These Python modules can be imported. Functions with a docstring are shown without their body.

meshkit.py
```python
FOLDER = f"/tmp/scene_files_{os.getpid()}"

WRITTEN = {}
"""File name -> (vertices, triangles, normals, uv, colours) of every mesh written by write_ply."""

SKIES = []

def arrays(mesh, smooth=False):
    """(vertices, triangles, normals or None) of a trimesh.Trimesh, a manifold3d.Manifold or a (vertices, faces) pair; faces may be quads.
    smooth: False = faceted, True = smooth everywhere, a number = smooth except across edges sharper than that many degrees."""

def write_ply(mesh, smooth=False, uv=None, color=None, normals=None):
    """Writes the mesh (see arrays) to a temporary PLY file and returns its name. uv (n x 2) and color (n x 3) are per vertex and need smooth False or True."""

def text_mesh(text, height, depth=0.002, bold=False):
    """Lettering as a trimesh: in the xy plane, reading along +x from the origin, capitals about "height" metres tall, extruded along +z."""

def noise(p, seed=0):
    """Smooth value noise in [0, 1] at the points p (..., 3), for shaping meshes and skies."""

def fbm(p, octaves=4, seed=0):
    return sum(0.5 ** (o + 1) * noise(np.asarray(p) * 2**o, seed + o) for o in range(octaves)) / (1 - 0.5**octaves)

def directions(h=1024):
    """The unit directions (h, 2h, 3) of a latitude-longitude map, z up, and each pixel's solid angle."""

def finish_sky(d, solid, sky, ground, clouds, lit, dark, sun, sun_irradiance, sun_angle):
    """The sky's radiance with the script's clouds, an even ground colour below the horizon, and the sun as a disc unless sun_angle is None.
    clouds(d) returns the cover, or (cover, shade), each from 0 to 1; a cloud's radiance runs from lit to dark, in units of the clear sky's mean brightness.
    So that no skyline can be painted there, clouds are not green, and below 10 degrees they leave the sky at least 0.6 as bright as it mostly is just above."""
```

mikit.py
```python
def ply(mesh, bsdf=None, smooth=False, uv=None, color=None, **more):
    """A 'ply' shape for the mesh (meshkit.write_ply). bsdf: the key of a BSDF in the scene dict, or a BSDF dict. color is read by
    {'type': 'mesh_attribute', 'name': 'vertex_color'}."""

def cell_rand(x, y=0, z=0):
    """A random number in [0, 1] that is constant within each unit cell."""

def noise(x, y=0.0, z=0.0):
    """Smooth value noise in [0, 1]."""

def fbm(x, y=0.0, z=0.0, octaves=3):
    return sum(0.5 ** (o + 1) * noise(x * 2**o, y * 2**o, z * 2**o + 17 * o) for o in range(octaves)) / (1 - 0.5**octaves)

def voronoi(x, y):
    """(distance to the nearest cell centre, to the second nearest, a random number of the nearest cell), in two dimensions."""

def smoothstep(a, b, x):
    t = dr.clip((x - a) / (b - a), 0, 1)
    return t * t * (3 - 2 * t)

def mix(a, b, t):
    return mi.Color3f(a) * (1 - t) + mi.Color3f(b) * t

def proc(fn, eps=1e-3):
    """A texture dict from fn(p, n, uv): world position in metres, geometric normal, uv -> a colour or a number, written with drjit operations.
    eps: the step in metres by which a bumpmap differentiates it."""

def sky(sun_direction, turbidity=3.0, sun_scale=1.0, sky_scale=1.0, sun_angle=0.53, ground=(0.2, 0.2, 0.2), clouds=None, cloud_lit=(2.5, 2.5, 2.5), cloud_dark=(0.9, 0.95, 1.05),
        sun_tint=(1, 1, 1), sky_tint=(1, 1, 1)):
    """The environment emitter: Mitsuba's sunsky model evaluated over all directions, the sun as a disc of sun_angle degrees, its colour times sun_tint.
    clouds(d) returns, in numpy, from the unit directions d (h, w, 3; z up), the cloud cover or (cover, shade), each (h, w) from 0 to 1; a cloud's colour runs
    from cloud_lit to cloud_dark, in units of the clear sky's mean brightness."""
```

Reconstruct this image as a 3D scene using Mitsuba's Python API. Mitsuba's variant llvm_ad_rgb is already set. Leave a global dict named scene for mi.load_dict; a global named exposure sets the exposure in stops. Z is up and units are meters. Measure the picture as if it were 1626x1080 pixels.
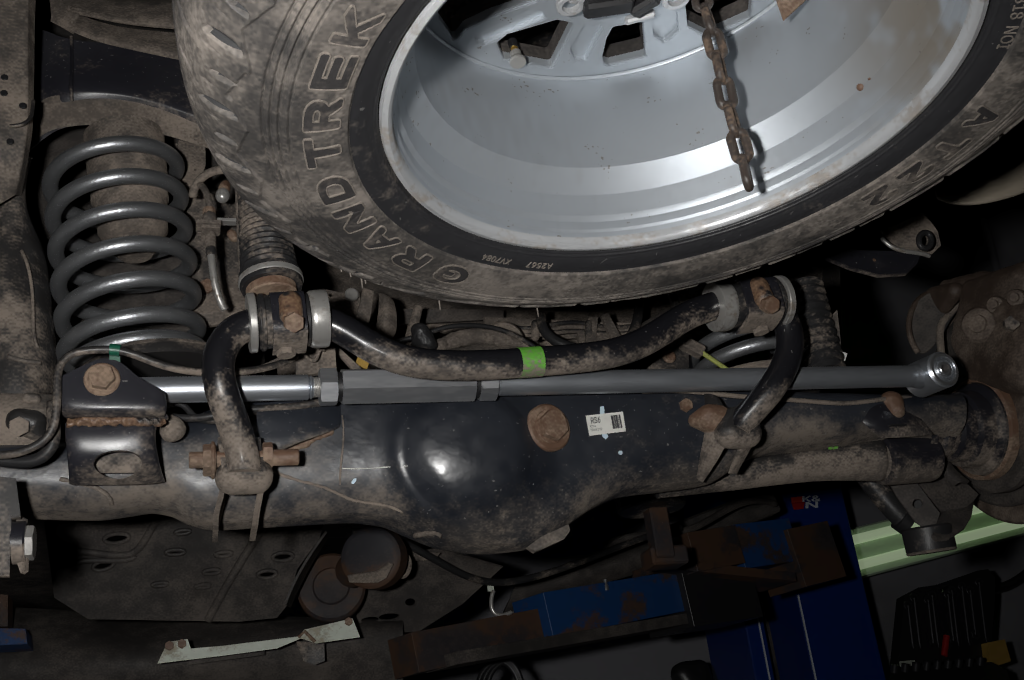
import math
import numpy as np
import trimesh
import shapely
from shapely.geometry import Polygon
from shapely import affinity
import manifold3d as m3
from scipy.interpolate import make_interp_spline
import drjit as dr
import mitsuba as mi
import mikit
import meshkit
from mikit import proc, smoothstep, mix

# ------------------------------------------------------------------ camera and light
FOC = 1743.0                      # focal length in photo pixels (photo is 1626 x 1080)
CAM = np.array([0.0, 0.0, 1.3])
ZA = np.array([-0.1105, -0.916, 0.385]); ZA /= np.linalg.norm(ZA)      # world up, in camera axes (right, down, forward)
XA = np.array([0.961, -0.004, 0.276]); XA -= ZA * (XA @ ZA); XA /= np.linalg.norm(XA)
YA = np.cross(ZA, XA)
W = np.array([XA, YA, ZA])        # camera axes -> world


def w(c):
    return W @ np.asarray(c, float)


T4 = mi.ScalarTransform4f
scene, labels = {}, {}
fwd, upv = w([0, 0, 1]), w([0, -1, 0])
scene['camera'] = {'type': 'perspective', 'fov': 2 * math.degrees(math.atan(813 / FOC)), 'fov_axis': 'x', 'near_clip': 0.02, 'far_clip': 40.0,
                   'to_world': T4().look_at(origin=CAM.tolist(), target=(CAM + fwd).tolist(), up=upv.tolist())}
exposure = 0.0
FLASH_POS = CAM + w([-0.122, -0.030, 0.0])
FLASH_AIM_PX = (520, 300)
FLASH_POWER = 2250.0
LAMP_GREEN = 0.21


# ------------------------------------------------------------------ helpers: points
def ray(u, v):
    return w([(u - 813) / FOC, (v - 540) / FOC, 1.0])


def at(u, v, y):
    d = ray(u, v)
    return CAM + d * (y / d[1])


def on_plane(u, v, pt, n):
    d = ray(u, v)
    return CAM + d * (((np.asarray(pt) - CAM) @ n) / (d @ n))


def mpp(u, v, y):
    """metres per photo pixel at that point"""
    return y / ray(u, v)[1] / FOC


def P(*pts):
    return [at(*p) for p in pts]


# ------------------------------------------------------------------ helpers: meshes
def cat(*ms):
    return trimesh.util.concatenate(list(ms))


def frame(t, hint=None):
    t = np.asarray(t, float) / np.linalg.norm(t)
    h = np.asarray(hint if hint is not None else ([0, 0, 1] if abs(t[2]) < 0.9 else [1, 0, 0]), float)
    a = h - t * (h @ t)
    a /= np.linalg.norm(a)
    return t, a, np.cross(t, a)


def spline(pts, n=8):
    p = np.asarray(pts, float)
    if len(p) == 2:
        return np.linspace(p[0], p[1], 2)
    s = np.concatenate([[0], np.cumsum(np.linalg.norm(np.diff(p, axis=0), axis=1) ** 0.6)])
    return make_interp_spline(s, p, k=min(3, len(p) - 1))(np.linspace(0, s[-1], (len(p) - 1) * n + 1))


def tube(pts, r, sides=20, n=8, smooth_path=True, caps=True, flat=1.0):
    p = spline(pts, n) if smooth_path else np.asarray(pts, float)
    t = np.gradient(p, axis=0)
    t /= np.linalg.norm(t, axis=1, keepdims=True)
    r = np.asarray(r, float)
    r = np.full(len(p), float(r)) if r.ndim == 0 else np.interp(np.linspace(0, 1, len(p)), np.linspace(0, 1, len(r)), r)
    _, a, b = frame(t[0])
    ang = np.arange(sides) * 2 * np.pi / sides
    v = []
    for k in range(len(p)):
        a = a - t[k] * (a @ t[k])
        a /= np.linalg.norm(a)
        b = np.cross(t[k], a)
        v.append(p[k] + r[k] * (np.cos(ang)[:, None] * a + flat * np.sin(ang)[:, None] * b))
    v = np.vstack(v)
    i, j = np.meshgrid(np.arange(len(p) - 1), np.arange(sides), indexing='ij')
    q = np.stack([i * sides + j, i * sides + (j + 1) % sides, (i + 1) * sides + (j + 1) % sides, (i + 1) * sides + j], -1).reshape(-1, 4)
    f = np.vstack([q[:, [0, 1, 2]], q[:, [0, 2, 3]]])
    if caps:
        n0 = len(v)
        v = np.vstack([v, p[0], p[-1]])
        jj = np.arange(sides)
        k0 = (len(p) - 1) * sides
        f = np.vstack([f, np.stack([(jj + 1) % sides, jj, jj * 0 + n0], 1), np.stack([k0 + jj, k0 + (jj + 1) % sides, jj * 0 + n0 + 1], 1)])
    return trimesh.Trimesh(v, f, process=False)


def lathe(prof, o, axis, n=64, hint=None):
    """profile [(r, h)] turned about the axis through o; closed where r = 0"""
    t, a, b = frame(axis, hint)
    prof = np.asarray(prof, float)
    ang = np.arange(n) * 2 * np.pi / n
    v = (np.asarray(o) + prof[:, None, 1:2] * t + prof[:, None, 0:1] * (np.cos(ang)[None, :, None] * a + np.sin(ang)[None, :, None] * b)).reshape(-1, 3)
    i, j = np.meshgrid(np.arange(len(prof) - 1), np.arange(n), indexing='ij')
    q = np.stack([i * n + j, i * n + (j + 1) % n, (i + 1) * n + (j + 1) % n, (i + 1) * n + j], -1).reshape(-1, 4)
    m = trimesh.Trimesh(v, np.vstack([q[:, [0, 1, 2]], q[:, [0, 2, 3]]]), process=False)
    m.merge_vertices(digits_vertex=7)
    m.update_faces(m.nondegenerate_faces())
    return m


def cyl(o, axis, r, length, bev=0.0015, n=40, r2=None):
    r2 = r if r2 is None else r2
    return lathe([(0, 0), (r - bev, 0), (r, bev), (r2, length - bev), (r2 - bev, length), (0, length)], o, axis, n)


def ring(o, axis, ri, ro, length, bev=0.001, n=48):
    return lathe([(ri, 0), (ro - bev, 0), (ro, bev), (ro, length - bev), (ro - bev, length), (ri, length), (ri, 0)], o, axis, n)


def hexbar(o, axis, rc, length, rot=0.0, chamfer=0.12, hint=None):
    """hexagonal nut / bar: corner radius rc, ends turned to a chamfer"""
    t, a, b = frame(axis, hint)
    cap = m3.Manifold.cylinder(length, rc, rc, 6)
    c = chamfer * rc
    prof = [[0, 0], [rc * 0.9, 0], [rc * 1.02, c * 0.6], [rc * 1.02, length - c * 0.6], [rc * 0.9, length], [0, length]]
    turn = m3.CrossSection([np.array(prof)]).revolve(64)
    m = (cap.rotate([0, 0, rot]) ^ turn).to_mesh()
    v = np.asarray(m.vert_properties)[:, :3]
    return trimesh.Trimesh(np.asarray(o) + v[:, :1] * a + v[:, 1:2] * b + v[:, 2:] * t, np.asarray(m.tri_verts), process=False)


def extrude(poly, pt, n, ax, ay, th, bev=0.0012):
    """polygon in plane axes (ax, ay) about pt, its face at pt, going back by th along -n; edges rounded"""
    parts = []
    polys = getattr(poly, 'geoms', [poly])
    for g in polys:
        steps = [(bev, 0.0), (bev * 0.45, bev * 0.16), (bev * 0.14, bev * 0.5), (0.0, bev)] if bev else [(0, 0)]
        for k, (inset, back) in enumerate(steps):
            q = g.buffer(-inset, join_style=2) if inset else g
            for h in getattr(q, 'geoms', [q]):
                if h.is_empty or h.area < 1e-9:
                    continue
                h = shapely.remove_repeated_points(h, 1e-6)
                m = trimesh.creation.extrude_polygon(h, th - back - 0.0001 * (len(steps) - k), engine='earcut')
                v = m.vertices
                v = np.asarray(pt) + v[:, :1] * ax + v[:, 1:2] * ay - n * (back + v[:, 2:3])
                parts.append(trimesh.Trimesh(v, m.faces if np.dot(np.cross(ax, ay), -n) > 0 else m.faces[:, ::-1], process=False))
    return cat(*parts)


def plane_axes(n):
    n = np.asarray(n, float) / np.linalg.norm(n)
    ax = np.cross([0, 0, 1.0], n) * -1
    if np.linalg.norm(ax) < 1e-3:
        ax = np.array([1.0, 0, 0])
    ax /= np.linalg.norm(ax)
    return n, ax, np.cross(n, ax)


def smooth_poly(px, k=6):
    p = np.asarray(px, float)
    q = np.vstack([p, p[:1]])
    s = np.concatenate([[0], np.cumsum(np.linalg.norm(np.diff(q, axis=0), axis=1) ** 0.5)])
    return make_interp_spline(s, q, k=3, bc_type='periodic')(np.linspace(0, s[-1], len(p) * k + 1)[:-1])


def ellipse_px(u, v, a, b, rot=0.0, n=28):
    t = np.arange(n) * 2 * np.pi / n
    c, s = math.cos(rot), math.sin(rot)
    return np.stack([u + a * np.cos(t) * c - b * np.sin(t) * s, v + a * np.cos(t) * s + b * np.sin(t) * c], 1)


def plate(px, y, th=0.004, n=(0, -1, 0), bev=0.0012, holes=(), rnd=0.0, smooth=False):
    """a plate whose outline is seen at these photo pixels, standing through the point (px[0], y) with normal n"""
    n, ax, ay = plane_axes(n)
    if smooth:
        px = smooth_poly(px)
    pt = at(px[0][0], px[0][1], y)

    def flat(q):
        r = np.array([on_plane(u, v, pt, n) - pt for u, v in q])
        return np.stack([r @ ax, r @ ay], 1)
    g = Polygon(flat(px)).buffer(0)
    for hpx in holes:
        g = g.difference(Polygon(flat(hpx)).buffer(0))
    if rnd:
        g = g.buffer(-rnd).buffer(2 * rnd).buffer(-rnd)
    return extrude(g, pt, n, ax, ay, th, bev)


def sheet(rows, th=0.004, nu=8, nv=6, ku=3, kv=3):
    """formed sheet: rows of (u, v, y), splined both ways and given a thickness"""
    g = np.array([[at(*p) for p in r] for r in rows])

    def up(a, axis, k, m):
        c = a.shape[axis]
        x = np.arange(c)
        return make_interp_spline(x, a, k=min(k, c - 1), axis=axis)(np.linspace(0, c - 1, (c - 1) * m + 1))
    g = up(up(g, 1, ku, nu), 0, kv, nv)
    return solid(g, th)


def solid(g, th):
    R, C = g.shape[:2]
    du, dv = np.gradient(g, axis=1), np.gradient(g, axis=0)
    nrm = np.cross(du, dv)
    nrm /= np.linalg.norm(nrm, axis=2, keepdims=True) + 1e-12
    nrm *= np.sign((nrm * (g - CAM)).sum(2).mean())
    back = g + nrm * th
    v = np.vstack([g.reshape(-1, 3), back.reshape(-1, 3)])
    i, j = np.meshgrid(np.arange(R - 1), np.arange(C - 1), indexing='ij')
    q = np.stack([i * C + j, i * C + j + 1, (i + 1) * C + j + 1, (i + 1) * C + j], -1).reshape(-1, 4)
    N = R * C
    loop = np.concatenate([np.arange(C), np.arange(1, R) * C + C - 1, (R - 1) * C + np.arange(C - 2, -1, -1), np.arange(R - 2, 0, -1) * C])
    nx = np.roll(loop, -1)
    f = np.vstack([q[:, [0, 1, 2]], q[:, [0, 2, 3]], q[:, [2, 1, 0]] + N, q[:, [3, 2, 0]] + N,
                   np.stack([loop, loop + N, nx + N], 1), np.stack([loop, nx + N, nx], 1)])
    m = trimesh.Trimesh(v, f, process=False)
    m.fix_normals()
    return m


def obox(c, ax, ay, az, hx, hy, hz, bev=0.002):
    pts = []
    for sx in (-1, 1):
        for sy in (-1, 1):
            for sz in (-1, 1):
                for b in ((1, 0, 0), (0, 1, 0), (0, 0, 1)):
                    k = [h - bev * (1 - e) for h, e in zip((hx, hy, hz), b)]
                    pts.append(np.asarray(c) + sx * k[0] * np.asarray(ax) + sy * k[1] * np.asarray(ay) + sz * k[2] * np.asarray(az))
    return trimesh.convex.convex_hull(np.array(pts))


EX, EY, EZ = np.eye(3)


def to_m3(m):
    m = trimesh.Trimesh(m.vertices, m.faces, process=True)
    m.merge_vertices(digits_vertex=7)
    m.fix_normals()
    return m3.Manifold(m3.Mesh(np.asarray(m.vertices, np.float32), np.asarray(m.faces, np.uint32)))


def cut(m, *tools):
    a = to_m3(m)
    for t in tools:
        a = a - to_m3(t)
    a = a.to_mesh()
    return trimesh.Trimesh(np.asarray(a.vert_properties)[:, :3].astype(float), np.asarray(a.tri_verts), process=False)


def hull_balls(balls, edge=0.006, amp=0.0, freq=60.0, seed=0, taubin=6):
    """hull of spheres [(centre, radius)], remeshed and roughened: castings and lumps"""
    pts = np.vstack([np.asarray(c) + r * trimesh.creation.icosphere(subdivisions=2).vertices for c, r in balls])
    m = trimesh.convex.convex_hull(pts)
    return roughen(m, edge, amp, freq, seed, taubin)


def roughen(m, edge, amp, freq=60.0, seed=0, taubin=0):
    k = m3.Manifold(m3.Mesh(np.asarray(m.vertices, np.float32), np.asarray(m.faces, np.uint32))).refine_to_length(edge)
    k = k.to_mesh()
    m = trimesh.Trimesh(np.asarray(k.vert_properties)[:, :3].astype(float), np.asarray(k.tri_verts), process=True)
    if taubin:
        trimesh.smoothing.filter_taubin(m, iterations=taubin)
    if amp:
        m.vertices = m.vertices + m.vertex_normals * (amp * (meshkit.fbm(m.vertices * freq, 3, seed) - 0.5) * 2)[:, None]
    return m


# ------------------------------------------------------------------ helpers: scene entries
def numbered(key):
    k, i = key, 0
    while k in used:
        i += 1
        k = f'{key}_{i:03d}'
    used.add(k)
    return k


used = set()


def thing(name, label, category, group=None, kind=None):
    key = numbered(name)
    labels[key] = {'label': label, 'category': category}
    if group:
        labels[key]['group'] = group
    if kind:
        labels[key]['kind'] = kind
    return key


def part(parent, name, mesh, bsdf, smooth=35, label=None, kind=None, **more):
    key = numbered(parent + '__' + name)
    scene[key] = mikit.ply(mesh, bsdf, smooth=smooth, **more)
    if label or kind:
        labels[key] = {**({'label': label} if label else {}), **({'kind': kind} if kind else {})}
    return key


def single(name, label, category, mesh, bsdf, smooth=35, group=None):
    key = thing(name, label, category, group)
    scene[key] = mikit.ply(mesh, bsdf, smooth=smooth)
    return key


def structure(name, mesh, bsdf, smooth=False):
    key = numbered(name)
    scene[key] = mikit.ply(mesh, bsdf, smooth=smooth)
    labels[key] = {'kind': 'structure'}
    return key


def bolt(parent, o, axis, rc, length, bsdf, washer=None, rot=0, name='bolt', washer_bsdf=None, label=None):
    """hex bolt head standing up from o along axis, on a washer"""
    k = part(parent, name, hexbar(o, axis, rc, length, rot), bsdf, 25, label)
    if washer:
        a = np.asarray(axis, float) / np.linalg.norm(axis)
        part(k if parent.count('__') == 0 else parent, 'washer', ring(np.asarray(o) - a * 0.001, axis, rc * 0.5, washer, 0.0035), washer_bsdf or bsdf, 35)
    return k


# ------------------------------------------------------------------ materials
def noise(x, y, z):
    """value noise in [0, 1], written for few operations"""
    x, y, z = mi.Float(x), mi.Float(y), mi.Float(z)
    fx, fy, fz = dr.floor(x), dr.floor(y), dr.floor(z)
    tx, ty, tz = x - fx, y - fy, z - fz
    tx, ty, tz = tx * tx * (3 - 2 * tx), ty * ty * (3 - 2 * ty), tz * tz * (3 - 2 * tz)
    hx = mi.UInt32(mi.Int32(fx)) * 374761393
    hy = mi.UInt32(mi.Int32(fy)) * 668265263
    hz = mi.UInt32(mi.Int32(fz)) * 2147483647
    hx, hy, hz = (hx, hx + 374761393), (hy, hy + 668265263), (hz, hz + 2147483647)

    def corner(a, b, c):
        h = hx[a] ^ hy[b] ^ hz[c]
        h = (h ^ (h >> 15)) * 1274126177
        return mi.Float((h ^ (h >> 16)) & 0xFFFFFF)

    def edge(b, c):
        return dr.lerp(corner(0, b, c), corner(1, b, c), tx)
    return dr.lerp(dr.lerp(edge(0, 0), edge(1, 0), ty), dr.lerp(edge(0, 1), edge(1, 1), ty), tz) * (1.0 / 16777215.0)


def fbm(x, y, z, octaves=3):
    octaves = min(octaves, 3)
    return sum(0.5 ** (o + 1) * noise(x * 2**o, y * 2**o, z * 2**o + 17 * o) for o in range(octaves)) / (1 - 0.5**octaves)


def vec(c):
    return mi.Color3f(*c)


DUST_A, DUST_B = (0.200, 0.165, 0.136), (0.080, 0.067, 0.057)


def dusty(paint, lo, hi, scale=16.0, down=0.45, dust=(DUST_A, DUST_B), rough=(0.25, 0.9), speck=0.0, rust=0.0, metallic=0.0, spec=0.5, extra=None, bump=0, bump_scale=260.0, clear=0.0, tint=None, grit=1.0, wet=0.12):
    """paint under dried dust; the dust lies thickest on faces turned to the ground, where the wheels throw it"""
    def coarse(p, n):
        v = fbm(p.x * scale, p.y * scale, p.z * scale, 2) - down * n.z
        return v + extra(p, n) if extra is not None else v

    def color(p, n, uv):
        f1 = noise(p.x * scale * 7, p.y * scale * 7, p.z * scale * 7)
        f2 = noise(p.x * 420, p.y * 420, p.z * 420)
        m = smoothstep(lo, hi, coarse(p, n) + 0.26 * grit * (f1 - 0.5) + 0.20 * grit * (f2 - 0.5))
        big = noise(p.x * 11 + 5, p.y * 11, p.z * 11)
        d = mix(dust[1], dust[0], smoothstep(0.28, 0.72, big * 0.50 + 0.24 * f1 + 0.26 * f2))
        base = mi.Color3f(*paint)
        if tint is not None:
            base = mix(paint, tint, big)
        c = mix(base, d, m)
        if rust:
            k = smoothstep(0.62 - rust, 0.72 - rust, fbm(p.x * 22 + 31, p.y * 22, p.z * 22, 2) + 0.2 * (f1 - 0.5))
            c = mix(c, mix((0.085, 0.048, 0.032), (0.19, 0.118, 0.072), f2), k)
        if speck:
            s = noise(p.x * 330, p.y * 330, p.z * 210) * 0.62 + 0.38 * f2
            t = noise(p.x * 70 + p.z * 260, p.y * 40, p.z * 420 - p.x * 210)
            k = smoothstep(0.85 - speck, 0.92 - speck, s) + 0.7 * smoothstep(0.90, 0.97, t) * smoothstep(0.45, 0.6, f1)
            c = mix(c, (0.15, 0.145, 0.14), dr.minimum(k, 1.0) * 0.7)
        return c

    def roughness(p, n, uv):
        m = smoothstep(lo, hi, coarse(p, n))
        return rough[0] + (rough[1] - rough[0]) * m + wet * (noise(p.x * 70, p.y * 70, p.z * 70) - 0.5)

    b = {'type': 'principled', 'base_color': proc(color), 'roughness': proc(roughness), 'specular': spec, 'metallic': metallic}
    if clear:
        b['clearcoat'] = clear
        b['clearcoat_gloss'] = 0.8
    if bump:
        def relief(p, n, uv):
            return noise(p.x * bump_scale, p.y * bump_scale, p.z * bump_scale) + 1.5 * noise(p.x * bump_scale * 0.33, p.y * bump_scale * 0.33, p.z * bump_scale * 0.33)
        b = {'type': 'bumpmap', 'arbitrary': proc(relief, eps=0.0008), 'scale': bump, 'bsdf': b}
    return {'type': 'twosided', 'bsdf': b}


def plain(color, rough=0.5, metallic=0.0, spec=0.5):
    return {'type': 'twosided', 'bsdf': {'type': 'principled', 'base_color': {'type': 'rgb', 'value': list(color)}, 'roughness': rough, 'metallic': metallic, 'specular': spec}}


# clean dark blue-black paint in the middle of the diff, dust towards the bottom lip and outwards
AXMID = at(740, 700, 1.17)


def axle_extra(p, n):
    r = dr.sqrt(dr.square((p.x - AXMID[0]) / 0.20) + dr.square((p.z - AXMID[2]) / 0.105))
    return 0.24 * dr.clip(r - 0.8, -0.4, 0.9)


scene['axle_paint'] = dusty((0.009, 0.011, 0.016), 0.62, 1.72, 16, 0.66, extra=axle_extra, dust=((0.175, 0.146, 0.120), (0.066, 0.056, 0.048)), rough=(0.40, 0.92), speck=0.04, tint=(0.024, 0.027, 0.034), spec=0.6, bump=0.00015, grit=1.5, wet=0.25)
scene['rusty_black'] = dusty((0.016, 0.015, 0.016), 0.50, 0.95, 20, 0.3, rough=(0.4, 0.9), rust=0.12, speck=0.03, grit=1.5)
scene['black_paint'] = dusty((0.014, 0.014, 0.018), 0.52, 0.98, 17, 0.40, rough=(0.28, 0.9), speck=0.03)
scene['clean_black'] = dusty((0.013, 0.013, 0.018), 0.50, 1.30, 22, 0.35, rough=(0.34, 0.85), speck=0.06, tint=(0.026, 0.026, 0.031), grit=1.5)
BAR_Z = at(350, 610, 1.07)[2]
scene['bar_paint'] = dusty((0.009, 0.009, 0.011), 0.60, 1.05, 20, 0.42, grit=1.3, extra=lambda p, n: 0.30 * smoothstep(0.03, -0.06, p.z - BAR_Z), rough=(0.22, 0.9), speck=0.02, clear=0.2)
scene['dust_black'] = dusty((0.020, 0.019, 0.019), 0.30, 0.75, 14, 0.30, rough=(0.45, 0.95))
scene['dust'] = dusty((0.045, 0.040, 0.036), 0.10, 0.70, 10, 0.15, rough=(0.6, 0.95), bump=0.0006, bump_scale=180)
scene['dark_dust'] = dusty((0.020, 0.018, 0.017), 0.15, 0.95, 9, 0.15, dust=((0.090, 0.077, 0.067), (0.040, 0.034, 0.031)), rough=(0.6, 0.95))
scene['rust'] = dusty((0.115, 0.065, 0.042), 0.30, 0.85, 45, 0.2, dust=((0.225, 0.160, 0.113), (0.12, 0.086, 0.063)), rough=(0.55, 0.9), bump=0.0006)
scene['chain_rust'] = dusty((0.040, 0.031, 0.026), 0.45, 0.85, 60, 0.0, dust=((0.125, 0.085, 0.058), (0.075, 0.052, 0.038)), rough=(0.5, 0.9), bump=0.0006)
scene['tyre_dusty'] = dusty((0.036, 0.034, 0.033), 0.16, 0.86, 17, 0.0, dust=((0.195, 0.171, 0.150), (0.088, 0.078, 0.069)), rough=(0.55, 0.95), spec=0.3, bump=0.0003)
scene['tyre_black'] = dusty((0.022, 0.022, 0.024), 0.62, 1.05, 14, 0.0, dust=((0.16, 0.138, 0.12), (0.10, 0.085, 0.072)), rough=(0.45, 0.9), spec=0.35, speck=0.015)
scene['tyre_letter'] = dusty((0.032, 0.030, 0.030), 0.36, 1.02, 26, 0.0, dust=((0.165, 0.142, 0.122), (0.085, 0.072, 0.063)), rough=(0.6, 0.95), spec=0.3)
scene['tyre_edge'] = dusty((0.12, 0.105, 0.09), 0.30, 0.70, 40, 0.0, dust=((0.165, 0.143, 0.124), (0.10, 0.087, 0.076)), rough=(0.7, 0.95), spec=0.3, bump=0)
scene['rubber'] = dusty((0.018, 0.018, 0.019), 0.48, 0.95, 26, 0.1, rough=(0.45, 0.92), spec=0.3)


def rim_color(p, n, uv):
    c = mix((0.385, 0.42, 0.455), (0.44, 0.472, 0.505), fbm(p.x * 8, p.y * 8, p.z * 8, 3))
    q = smoothstep(0.16, 0.02, dr.sqrt(dr.square(p.x - RIM_DIRT[0]) + dr.square(p.y - RIM_DIRT[1]) + dr.square(p.z - RIM_DIRT[2]))) * smoothstep(0.30, 0.55, fbm(p.x * 26 + 3, p.y * 26, p.z * 26, 3))
    c = mix(c, (0.27, 0.23, 0.18), q * 0.85)
    c = mix(c, (0.24, 0.225, 0.205), 0.12 * smoothstep(0.55, 0.85, fbm(p.x * 14, p.y * 14, p.z * 14, 2) * 0.6 + 0.4 * noise(p.x * 130, p.y * 130, p.z * 40)))
    s = noise(p.x * 420, p.y * 420, p.z * 420) * 0.6 + 0.4 * noise(p.x * 60, p.y * 60, p.z * 60)
    c = mix(c, (0.22, 0.20, 0.18), smoothstep(0.80, 0.86, s) * 0.8)
    return c


RIM_DIRT = at(1510, 30, 0.79)
scene['rim_silver'] = {'type': 'twosided', 'bsdf': {'type': 'bumpmap', 'arbitrary': proc(lambda p, n, uv: noise(p.x * 800, p.y * 800, p.z * 800), eps=0.0004), 'scale': 0.00005,
                       'bsdf': {'type': 'principled', 'base_color': proc(rim_color), 'roughness': 0.49, 'metallic': 0.66, 'specular': 0.5, 'clearcoat': 0.15, 'clearcoat_gloss': 0.75}}}
scene['rim_edge'] = dusty((0.42, 0.43, 0.44), 0.50, 0.85, 30, 0.0, dust=((0.34, 0.31, 0.28), (0.22, 0.20, 0.18)), rough=(0.32, 0.8), metallic=0.35)
scene['hub_grime'] = dusty((0.33, 0.33, 0.33), 0.35, 0.75, 26, 0.0, dust=((0.24, 0.21, 0.185), (0.14, 0.12, 0.105)), rough=(0.4, 0.9), metallic=0.2)


def spark(lo, hi, base, glint, a):
    def f(p, n, uv):
        s = noise(p.x * 950, p.y * 950, p.z * 950)
        return mix(mix(base, lo, fbm(p.x * 30, p.y * 30, p.z * 30, 3)), glint, smoothstep(a, a + 0.06, s))
    return f


scene['spring_grey'] = {'type': 'twosided', 'bsdf': {'type': 'bumpmap', 'arbitrary': proc(lambda p, n, uv: noise(p.x * 500, p.y * 500, p.z * 500), eps=0.0005), 'scale': 0.0002,
                        'bsdf': {'type': 'principled', 'base_color': proc(spark((0.25, 0.259, 0.272), None, (0.32, 0.33, 0.343), (0.6, 0.62, 0.65), 0.85)), 'roughness': 0.38, 'metallic': 0.82, 'specular': 0.6, 'clearcoat': 0.4, 'clearcoat_gloss': 0.7}}}
scene['satin_grey'] = {'type': 'twosided', 'bsdf': {'type': 'principled', 'base_color': proc(lambda p, n, uv: mix((0.36, 0.385, 0.42), (0.44, 0.465, 0.50), fbm(p.x * 30, p.y * 120, p.z * 120, 3))),
                       'roughness': proc(lambda p, n, uv: 0.27 + 0.18 * fbm(p.x * 25, p.y * 90, p.z * 90, 3)), 'metallic': 0.8, 'specular': 0.5}}
scene['hex_grey'] = {'type': 'twosided', 'bsdf': {'type': 'principled', 'base_color': proc(lambda p, n, uv: mix((0.46, 0.475, 0.50), (0.58, 0.59, 0.61), smoothstep(0.3, 0.75, fbm(p.x * 45, p.y * 160, p.z * 160, 4)))),
                     'roughness': 0.44, 'metallic': 0.9, 'specular': 0.5}}
scene['worn_steel'] = dusty((0.42, 0.41, 0.39), 0.55, 0.85, 40, 0.0, dust=((0.25, 0.215, 0.18), (0.15, 0.125, 0.105)), rough=(0.32, 0.85), metallic=0.6)
scene['bright_steel'] = plain((0.62, 0.63, 0.65), 0.22, 0.9)
scene['brown_dirt'] = dusty((0.040, 0.027, 0.020), 0.2, 0.9, 12, 0.1, dust=((0.165, 0.130, 0.103), (0.080, 0.063, 0.051)), rough=(0.6, 0.95))
scene['scoop_rubber'] = plain((0.024, 0.024, 0.025), 0.75, 0.0, 0.25)
scene['green_tape'] = dusty((0.085, 0.29, 0.03), 0.62, 1.0, 34, 0.3, rough=(0.4, 0.9), bump=0, tint=(0.12, 0.36, 0.05), grit=1.6)
scene['dark_green_tape'] = plain((0.008, 0.075, 0.045), 0.4)
scene['lime_paint'] = plain((0.30, 0.33, 0.09), 0.5)
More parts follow.
